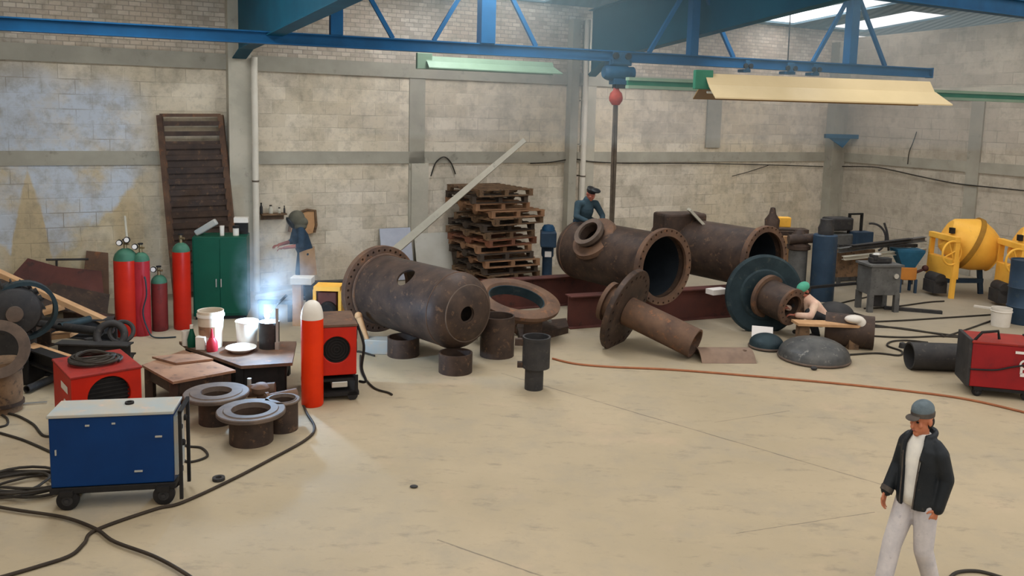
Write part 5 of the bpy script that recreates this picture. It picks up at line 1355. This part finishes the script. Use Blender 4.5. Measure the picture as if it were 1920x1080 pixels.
# ---------------------------------------------------------------- red welder and pipe at the right edge
g = G(1868, 748); t = thing('welding_machine', 'red welding machine on black casters at the right edge of the floor', 'welder', g + V((.05, .0, 0)), -14)
W, Dp, z0, z1 = .78, .6, .14, .74
b = B(); b.box((0, Dp / 2, (z0 + z1) / 2), (W, Dp, z1 - z0)); part(t, 'housing', b, mt('dark red welder', (146, 30, 32), (124, 26, 30), 2, .4, dirt=(110, 30, 34), dirt_at=.62), bevel=.012)
b = B(); b.box((0, Dp / 2, z1 + .015), (W + .02, Dp + .02, .03)); part(t, 'lid', b, M_redwd, bevel=.006)
b = B(); b.box((-W / 2 - .02, Dp / 2, .46), (.05, Dp - .02, .66)); part(t, 'front_panel', b, M_iron, ang=0, bevel=.01)
b = B(); b.box((W / 2 + .02, Dp / 2, .46), (.06, Dp, .66)); part(t, 'rear_panel', b, M_black, ang=0, bevel=.01)
b = B(); b.tube([(-W / 2 + .02, .08, z1), (-W / 2 + .12, .08, z1 + .14), (-W / 2 + .32, .1, z1 + .17), (-W / 2 + .34, .1, z1 + .06)], .02, 8); part(t, 'handle', b, M_black)
b = B(); b.box((.06, Dp / 2, z0 - .02), (W, Dp, .04)); part(t, 'base_frame', b, M_black, ang=0)
for x in (-.28, .32):
    for y in (.05, Dp - .05): caster(t, x, y, .06, .05)
# white emblem and stripe on its side, as on the photo a pale rounded mark
b = B(); b.ring((.26, -.006, .5), (0, -1, 0), .07, .045, .004, 24); b.box((.3, -.006, .47), (.1, .006, .03)); b.box((.22, -.006, .42), (.03, .006, .1)); part(t, 'emblem', b, M_label, 'pale rounded emblem', ang=0)
b = B(); b.box((.27, -.006, .36), (.12, .006, .05)); part(t, 'caption_plate', b, M_label, 'small pale caption plate', ang=0)
b = B(); b.box((.24, -.006, .66), (.22, .006, .035)); part(t, 'stripe', b, M_label, 'pale stripe', ang=0)
b = B(); b.tube(spline([(-.4, -.01, .38), (-.1, -.02, .4), (.1, -.02, .46), (.4, -.02, .54)], 6), .012, 6); part(t, 'lead', b, M_black)
g = G(1762, 701); b = B(); b.ring((-.38, .2, .205), (1, .02, 0), .205, .18, .74, 40); solo('pipe_piece', b, M_iron, 'black pipe piece lying on the floor against the red welder at the right edge', 'pipe', loc=g, rz=-3)
b = B(); b.lathe([(0, 0), (.06, 0), (.05, .08), (0, .1)], n=16); b.cyl((0, 0, .04), (.16, .04, .04), .03, n=10)
solo('cable_clamp', b, M_iron, 'dark cable clamp lying on the floor where the cables meet at the right', 'clamp', loc=G(1692, 652))
for pts, lab in (
    ([(1500, 660), (1560, 668), (1640, 664), (1685, 668), (1690, 660), (1664, 650), (1672, 642), (1700, 640), (1740, 644)], 'dark cable winding past the clamp on the floor at the right'),
    ([(1600, 606), (1680, 603), (1760, 598), (1850, 592), (1870, 590)], 'dark cable lying straight across the floor to the white bucket'),
    ([(1600, 614), (1680, 616), (1760, 628), (1780, 630), (1880, 595)], 'dark cable bending at an angle below the white bucket'),
    ([(1560, 596), (1620, 608), (1720, 622), (1800, 632)], 'dark cable slanting from the domes to the right welder'),
    ([(1610, 630), (1690, 634), (1760, 632), (1800, 634)], 'dark cable lying level above the black pipe piece'),
    ([(1620, 580), (1680, 576), (1740, 568), (1770, 566)], 'thin dark cable from the vice table to the mixer'),
    ([(1640, 600), (1590, 585), (1560, 575), (1640, 555)], 'thin dark cable looping behind the dished ends')):
    floor_cable(pts, .016, M_cable, 'power_cable', lab, 'cable')
# ---------------------------------------------------------------- people
M_skin = mt('tanned skin', (178, 112, 82), (164, 100, 72), 9, .55)
M_skinr = mt('reddened skin', (172, 104, 84), (150, 88, 72), 9, .55)
M_hair = mt('black hair', (30, 26, 24), (40, 34, 30), 20, .7)
M_eye = mt('dark eye', (34, 26, 24), None, 1, .3)
M_lip = mt('lips', (140, 78, 64), None, 1, .5)
M_jacket = mt('black leather jacket', (32, 35, 38), (24, 28, 32), 5, .5, bump=.25, dirt=(74, 66, 56), dirt_at=.68)
M_shirtw = mt('white shirt', (226, 220, 208), (206, 202, 194), 6, .8, bump=.2)
M_jeans = mt('pale grey jeans', (192, 184, 180), (172, 166, 166), 7, .85, bump=.3, dirt=(150, 144, 146), dirt_at=.66)
M_capg = mt('grey knit cap', (96, 106, 110), (80, 90, 94), 14, .9, bump=.3)
M_band = mt('brown grey cap band', (84, 76, 68), (66, 60, 56), 14, .9)
M_shoe = mt('dark shoe', (40, 36, 34), (52, 46, 42), 8, .6)
M_navy = mt('navy work cloth', (40, 58, 74), (32, 48, 62), 6, .9, bump=.2)
M_teals = mt('blue grey work shirt', (58, 76, 84), (46, 62, 70), 6, .9, bump=.2)
M_olive = mt('olive welding hood', (92, 88, 74), (78, 76, 66), 6, .85)
M_apron = mt('tan leather apron', (170, 138, 104), (148, 118, 88), 5, .8)
M_mask = mt('black welding mask', (34, 36, 38), (44, 46, 46), 4, .4)
M_greencap = mt('green cap', (84, 164, 134), (70, 144, 118), 6, .7)
M_pinksh = mt('pale pinkish shirt', (226, 196, 172), (208, 168, 146), 5, .85, bump=.2)
M_dtrous = mt('dark trousers', (52, 52, 54), (40, 41, 44), 6, .9)

def headshape(b, c, m, s=1.0):
    """skull, jaw, brow, nose, lips, ears around centre c; m turns it, it looks along -y"""
    q = lambda p: V(c) + m @ (V(p) * s)
    b.ell(q((0, .012, .03)), (.078 * s, .098 * s, .095 * s), m)
    b.ell(q((0, -.02, -.045)), (.062 * s, .078 * s, .08 * s), m)
    b.ell(q((0, -.07, -.098)), (.028 * s, .024 * s, .024 * s), m)
    b.ell(q((0, -.082, .026)), (.052 * s, .016 * s, .013 * s), m)
    b.cap(q((0, -.094, .012)), q((0, -.116, -.03)), .009 * s, .016 * s, 10)
    b.ell(q((0, -.092, -.062)), (.026 * s, .013 * s, .011 * s), m)
    for k in (-1, 1):
        b.ell(q((k * .04, -.066, -.025)), (.024 * s, .02 * s, .022 * s), m)
        b.ell(q((k * .08, .012, -.005)), (.011 * s, .024 * s, .034 * s), m)
def handshape(b, w, d, n, curl, side, s=1.0):
    """palm, four bent fingers of unequal length, thumb from the side of the palm; d: along the hand, n: out of the palm"""
    d = V(d).normalized(); n = (V(n) - d * V(n).dot(d)).normalized(); x = d.cross(n) * side
    w = V(w)
    for k in (-1.5, -.5, .5, 1.5):
        b.cap(w + d * (.01 * s), w + d * (.088 * s) + x * (k * .021 * s), .016 * s, .0125 * s, 10)
    for k, L in ((-1.5, .07), (-.5, .082), (.5, .077), (1.5, .06)):
        p = w + d * (.09 * s) + x * (k * .022 * s); a = 0; r = .0095
        for f in (.45, .32, .23):
            a += R(curl); e = d * math.cos(a) + n * math.sin(a)
            p2 = p + (e + x * (.05 * k)) * (L * f * s); b.cap(p, p2, r * s, (r - .0012) * s, 8); p = p2; r -= .0012
    p = w + d * (.03 * s) - x * (.03 * s)
    e = (d * .6 - x * .75 + n * .3).normalized(); p2 = p + e * (.042 * s); b.cap(p, p2, .0135 * s, .0115 * s, 8)
    e = (d * .85 - x * .25 + n * .5).normalized(); p3 = p2 + e * (.034 * s); b.cap(p2, p3, .0115 * s, .009 * s, 8)
def limb(b, pts, rs):
    for i in range(len(pts) - 1): b.cap(pts[i], pts[i + 1], rs[i], rs[i + 1], 14)
def eyes(t, c, m, s=1.0, shut=False):
    for k in (-1, 1):
        b = B(); b.ell(V(c) + m @ V((k * .031 * s, -.083 * s, .004 * s)), (.0135 * s, .009 * s, (.004 if shut else .008) * s), m); part(t, 'eye', b, M_eye)
        b = B(); b.ell(V(c) + m @ V((k * .032 * s, -.094 * s, .03 * s)), (.022 * s, .007 * s, .005 * s), m); part(t, 'eyebrow', b, M_hair)
    b = B(); b.ell(V(c) + m @ V((0, -.1 * s, -.062 * s)), (.022 * s, .008 * s, .006 * s), m); part(t, 'mouth', b, M_lip)

# --- the man walking in the foreground
g = G(1704, 1122)
t = thing('person', 'man in a grey cap, open black jacket, white shirt and pale jeans walking to the left, in the right foreground', 'person', g, -62)
t.scale = (.8, .82, .92)
t['label'] = 'man in grey cap, open black jacket and pale jeans walking left in the foreground'
hc = V((0, -.035, 1.575)); hm = Euler((R(8), 0, R(-6))).to_matrix()
b = B(); headshape(b, hc, hm, 1.06)
b.cap((0, .01, 1.36), (0, -.015, 1.5), .062, .056)
b.ell((0, 0, 1.22), (.14, .1, .18)); b.ell((0, 0, 1.0), (.135, .105, .16)); b.cap((-.13, .005, 1.37), (.12, .005, 1.36), .04)
sh = {-1: V((-.165, .01, 1.365)), 1: V((.165, .01, 1.365))}
el = {-1: V((-.225, -.0, 1.12)), 1: V((.225, .07, 1.12))}
wr_ = {-1: V((-.235, -.14, .9)), 1: V((.215, .0, .88))}
kn = {-1: V((-.105, -.17, .49)), 1: V((.105, .0, .48))}
an = {-1: V((-.1, -.27, .09)), 1: V((.1, .17, .13))}
for k in (-1, 1):
    limb(b, [sh[k], el[k], wr_[k]], [.042, .04, .028])
    limb(b, [V((k * .095, .0, .9)), kn[k], an[k]], [.092, .058, .04])
    b.cap(an[k] + V((0, .02, -.04)), an[k] + V((k * .015, -.15, -.055)), .036, .03)
handshape(b, wr_[-1], wr_[-1] - el[-1] + V((0, .02, -.08)), (1, .2, 0), 22, -1)
handshape(b, wr_[1], wr_[1] - el[1] + V((-.06, 0, -.02)), (-1, .2, 0), 18, 1)
b = fuse(b, .0062, 2); part(t, 'body', b, M_skin, ang=180)
eyes(t, hc, hm, 1.06)
b = B(); b.ell(hc + hm @ V((0, .045, -.02)), (.08, .075, .075), hm); b = fuse(b, .012); part(t, 'hair', b, M_hair, ang=180)
b = B(); b.ell(hc + hm @ V((0, .012, .085)), (.094, .115, .082), Euler((R(6), 0, 0)).to_matrix()); b.ell(hc + hm @ V((0, .02, .055)), (.091, .112, .05)); c = part(t, 'cap', fuse(b, .009), M_capg, ang=180)
b = B(); b.lathe([(.9, -.02), (1.0, -.018), (1.02, .018), (.9, .03)], n=40, loop=True); b.v = [V((p.x * .094, p.y * .114, p.z)) for p in b.v]
b.move(hc + hm @ V((0, .012, .05)), hm @ Euler((R(-6), 0, 0)).to_matrix()); part(t, 'cap_band', b, M_band, sub=c)
b = B(); b.ell(hc + hm @ V((0, -.115, .045)), (.07, .052, .009), hm @ Euler((R(14), 0, 0)).to_matrix()); part(t, 'cap_peak', b, M_band, sub=c)
# shirt
b = B(); rings = []
for z, rx_, ry_ in ((.86, .155, .13), (.95, .155, .128), (1.1, .155, .125), (1.25, .165, .125), (1.35, .155, .108), (1.42, .095, .082), (1.46, .074, .07)):
    rings.append([(rx_ * math.cos(i * math.pi / 14), -.005 + ry_ * math.sin(i * math.pi / 14), z) for i in range(28)])
b.loft(rings); part(t, 'shirt', b, M_shirtw, ang=180)
# trousers
b = B(); b.ell((0, .005, .93), (.16, .125, .12))
for k in (-1, 1):
    limb(b, [V((k * .092, .0, .88)), kn[k], an[k] + V((0, 0, .03)), an[k] + V((0, -.02, -.035))], [.112, .088, .078, .082])
b = fuse(b, .011, 3); part(t, 'trousers', b, M_jeans, ang=180)
for k in (-1, 1):
    b = B(); b.cap(an[k] + V((0, .035, -.045)), an[k] + V((k * .018, -.16, -.052)), .045, .038); b.ell(an[k] + V((k * .01, -.07, -.02)), (.042, .08, .045)); part(t, 'shoe', fuse(b, .011, 2), M_shoe, ang=180)
# jacket: open shell, sleeves, collar
b = B(); rings = []
for z, rx_, ry_, gap in ((.84, .19, .165, 20), (.9, .196, .168, 21), (1.0, .192, .16, 22), (1.12, .19, .158, 25), (1.25, .195, .155, 29), (1.34, .195, .145, 33), (1.41, .15, .118, 40), (1.45, .105, .105, 46)):
    o_, i_ = [], []
    for q in range(33):
        a = R(-90 + gap + (360 - 2 * gap) * q / 32)
        fold = 1 + .02 * math.sin(5 * a + z * 9)
        o_.append((rx_ * fold * math.cos(a), ry_ * fold * math.sin(a), z)); i_.append(((rx_ - .032) * math.cos(a), (ry_ - .032) * math.sin(a), z))
    rings.append(o_ + i_[::-1])
b.loft(rings)
for k in (-1, 1):
    limb(b, [sh[k] + V((-k * .03, 0, .005)), sh[k] + V((k * .012, .01, -.05)), el[k], wr_[k] + (wr_[k] - el[k]).normalized() * .0], [.07, .08, .07, .054])
b.tube([(.1 * math.cos(R(a)), .012 + .1 * math.sin(R(a)), 1.455 + .02 * math.sin(R(a))) for a in range(-40, 221, 20)], .026, 8)
for k in (-1, 1):
    b.tube([(k * .075, -.05, 1.455), (k * .1, -.105, 1.38), (k * .095, -.14, 1.26)], .016, 6)
b = fuse(b, .0105, 3); j = part(t, 'jacket', b, M_jacket, ang=180)
b = B(); b.cyl(wr_[-1] - (wr_[-1] - el[-1]).normalized() * .03, wr_[-1] + (wr_[-1] - el[-1]).normalized() * .015, .06, .058, 20); part(t, 'cuff', b, M_band, sub=j)
for k in (-1, 1):
    b = B(); b.tube([(k * .092, -.14, 1.3), (k * .078, -.15, 1.1), (k * .072, -.162, .9), (k * .068, -.162, .85)], .007, 6); part(t, 'zip_edge', b, M_band, sub=j)

# --- simpler figures farther away, same build
def figure(label, loc, rz, hc, hrot, neck, chest, pelvis, sh, el, wr, hip, kn, an, mats, voxel=.012, palm=((0, 0, -1), (0, 0, -1)), bare=False):
    t = thing('person', label, 'person', loc, rz)
    hm = Euler([R(a) for a in hrot]).to_matrix(); hc = V(hc); neck = V(neck); chest = V(chest); pelvis = V(pelvis)
    b = B(); headshape(b, hc, hm, 1.05); b.cap(neck, hc + hm @ V((0, .02, -.05)), .06, .055)
    limb(b, [neck, chest, pelvis], [.085, .14, .13])
    for i in (0, 1):
        limb(b, [V(sh[i]), V(el[i]), V(wr[i])], [.055, .043, .03])
        limb(b, [V(hip[i]), V(kn[i]), V(an[i])], [.09, .058, .042])
        d = (V(an[i]) - V(kn[i])); f = V((0, -1, 0)); b.cap(V(an[i]) + V((0, .03, -.03)), V(an[i]) + V((0, -.15, -.04)), .035, .03)
        handshape(b, wr[i], V(wr[i]) - V(el[i]), palm[i], 25, -1 if i == 0 else 1)
    b = fuse(b, voxel * .62, 2); part(t, 'body', b, mats['skin'], ang=180)
    b = B(); limb(b, [neck, chest, pelvis], [.1, .165, .155])
    b.cap(V(sh[0]), V(sh[1]), .075)
    for i in (0, 1):
        e = V(el[i]).lerp(V(wr[i]), .2 if bare else .85)
        limb(b, [V(sh[i]), V(el[i]), e], [.074, .06, .05])
    part(t, 'shirt', fuse(b, voxel, 3), mats['shirt'], ang=180)
    b = B(); b.ell(pelvis + V((0, 0, -.03)), (.165, .14, .14)); b.cap(V(hip[0]), V(hip[1]), .12)
    for i in (0, 1): limb(b, [V(hip[i]), V(kn[i]), V(an[i])], [.112, .085, .065])
    part(t, 'trousers', fuse(b, voxel, 3), mats['trousers'], ang=180)
    for i in (0, 1):
        b = B(); b.cap(V(an[i]) + V((0, .035, -.035)), V(an[i]) + V((0, -.16, -.045)), .044, .036); part(t, 'shoe', b, M_shoe, ang=180)
    return t, hc, hm
# welder bent over the bench, facing left
g = G(552, 560)
t, hc, hm = figure('welder in an olive hood and dark blue shirt stooping behind the arc light', g + V((.17, 0, 0)), -62, (0, -.16, 1.56), (34, 0, 0), (0, -.1, 1.42), (0, -.06, 1.22), (0, .04, .95),
    [(-.19, -.08, 1.36), (.19, -.08, 1.36)], [(-.25, -.14, 1.1), (.25, -.1, 1.09)], [(-.14, -.42, 1.06), (.12, -.38, 1.04)], [(-.1, .03, .9), (.1, .03, .9)], [(-.11, -.04, .5), (.11, .02, .5)], [(-.11, .04, .09), (.11, .1, .09)],
    dict(skin=M_skinr, shirt=M_navy, trousers=M_navy), bare=True)
b = B(); b.ell(hc + V((0, .04, .02)), (.135, .16, .15), hm); b.ell(hc + V((0, .12, -.06)), (.17, .14, .11)); b.ell((0, -.06, 1.42), (.19, .13, .08)); part(t, 'hood', fuse(b, .014), M_olive, ang=180)
b = B(); b.ell(hc + hm @ V((0, -.1, -.02)), (.1, .05, .14), hm); part(t, 'welding_mask', b, M_mask, ang=180)
b = B(); b.loft([[(.0, -.17, 1.05), (.19, -.12, 1.05), (.21, .1, 1.0), (.16, .18, .95), (.15, .16, .95), (.19, .08, 1.0), (.17, -.1, 1.05), (0, -.15, 1.05)], [(.0, -.22, .4), (.22, -.16, .4), (.24, .08, .4), (.18, .17, .4), (.16, .15, .4), (.22, .06, .4), (.2, -.14, .4), (0, -.2, .4)]]); b.v = [V((p.x * 1.02, -p.y * .95 + .06, p.z * .8 + .18)) for p in b.v]; part(t, 'apron', b, M_apron, ang=50)
# worker seated on the nearest big pipe
sp = V((fc.x, fc.y, 0)) - V((.6, -.8, 0)) * 2.06; sp.z = fc.z + .45
t, hc, hm = figure('worker in a blue grey shirt with raised welding mask seated on the big pipe', sp, 22, (.04, -.2, .68), (30, 0, 8), (.02, -.12, .54), (.01, -.06, .34), (0, .04, .12),
    [(-.19, -.1, .47), (.2, -.12, .47)], [(-.27, -.2, .22), (.3, -.24, .24)], [(-.1, -.42, .14), (.2, -.46, .14)], [(-.1, .03, .1), (.1, .03, .1)], [(.36, -.26, .0), (.5, -.06, -.04)], [(.64, -.16, -.42), (.68, .12, -.46)],
    dict(skin=M_skinr, shirt=M_teals, trousers=M_navy))
t.scale = (.92, .92, .92)
b = B(); b.ell(hc + hm @ V((0, .02, .06)), (.092, .112, .08), hm); part(t, 'hair', fuse(b, .012), M_hair, ang=180)
b = B(); b.ell(hc + hm @ V((0, -.1, .15)), (.105, .11, .045), hm @ Euler((R(-14), 0, 0)).to_matrix()); b.ell(hc + hm @ V((0, .02, .1)), (.1, .12, .03), hm); part(t, 'welding_mask', fuse(b, .012), M_mask, ang=180)
# worker crouching by the hub, facing left
g = G(1540, 640)
t, hc, hm = figure('worker in a green cap and pale shirt crouching beside the dark disc', V((g.x, g.y + .35, 0)), -72, (0, -.27, .80), (34, 0, 0), (0, -.2, .66), (0, -.08, .5), (0, .1, .32),
    [(-.18, -.17, .6), (.18, -.17, .6)], [(-.24, -.34, .44), (.25, -.3, .42)], [(-.1, -.52, .5), (.12, -.5, .42)], [(-.1, .06, .3), (.1, .06, .3)], [(-.16, -.3, .5), (.19, -.27, .46)], [(-.14, -.14, .1), (.17, -.1, .1)],
    dict(skin=M_skinr, shirt=M_pinksh, trousers=M_dtrous))
b = B(); b.ell(hc + hm @ V((0, .03, .0)), (.088, .1, .1), hm); part(t, 'hair', fuse(b, .012), M_hair, ang=180)
b = B(); b.ell(hc + hm @ V((0, .02, .065)), (.1, .12, .085), hm); b.ell(hc + hm @ V((0, -.12, .05)), (.075, .06, .015), hm); part(t, 'cap', fuse(b, .012), M_greencap, ang=180)
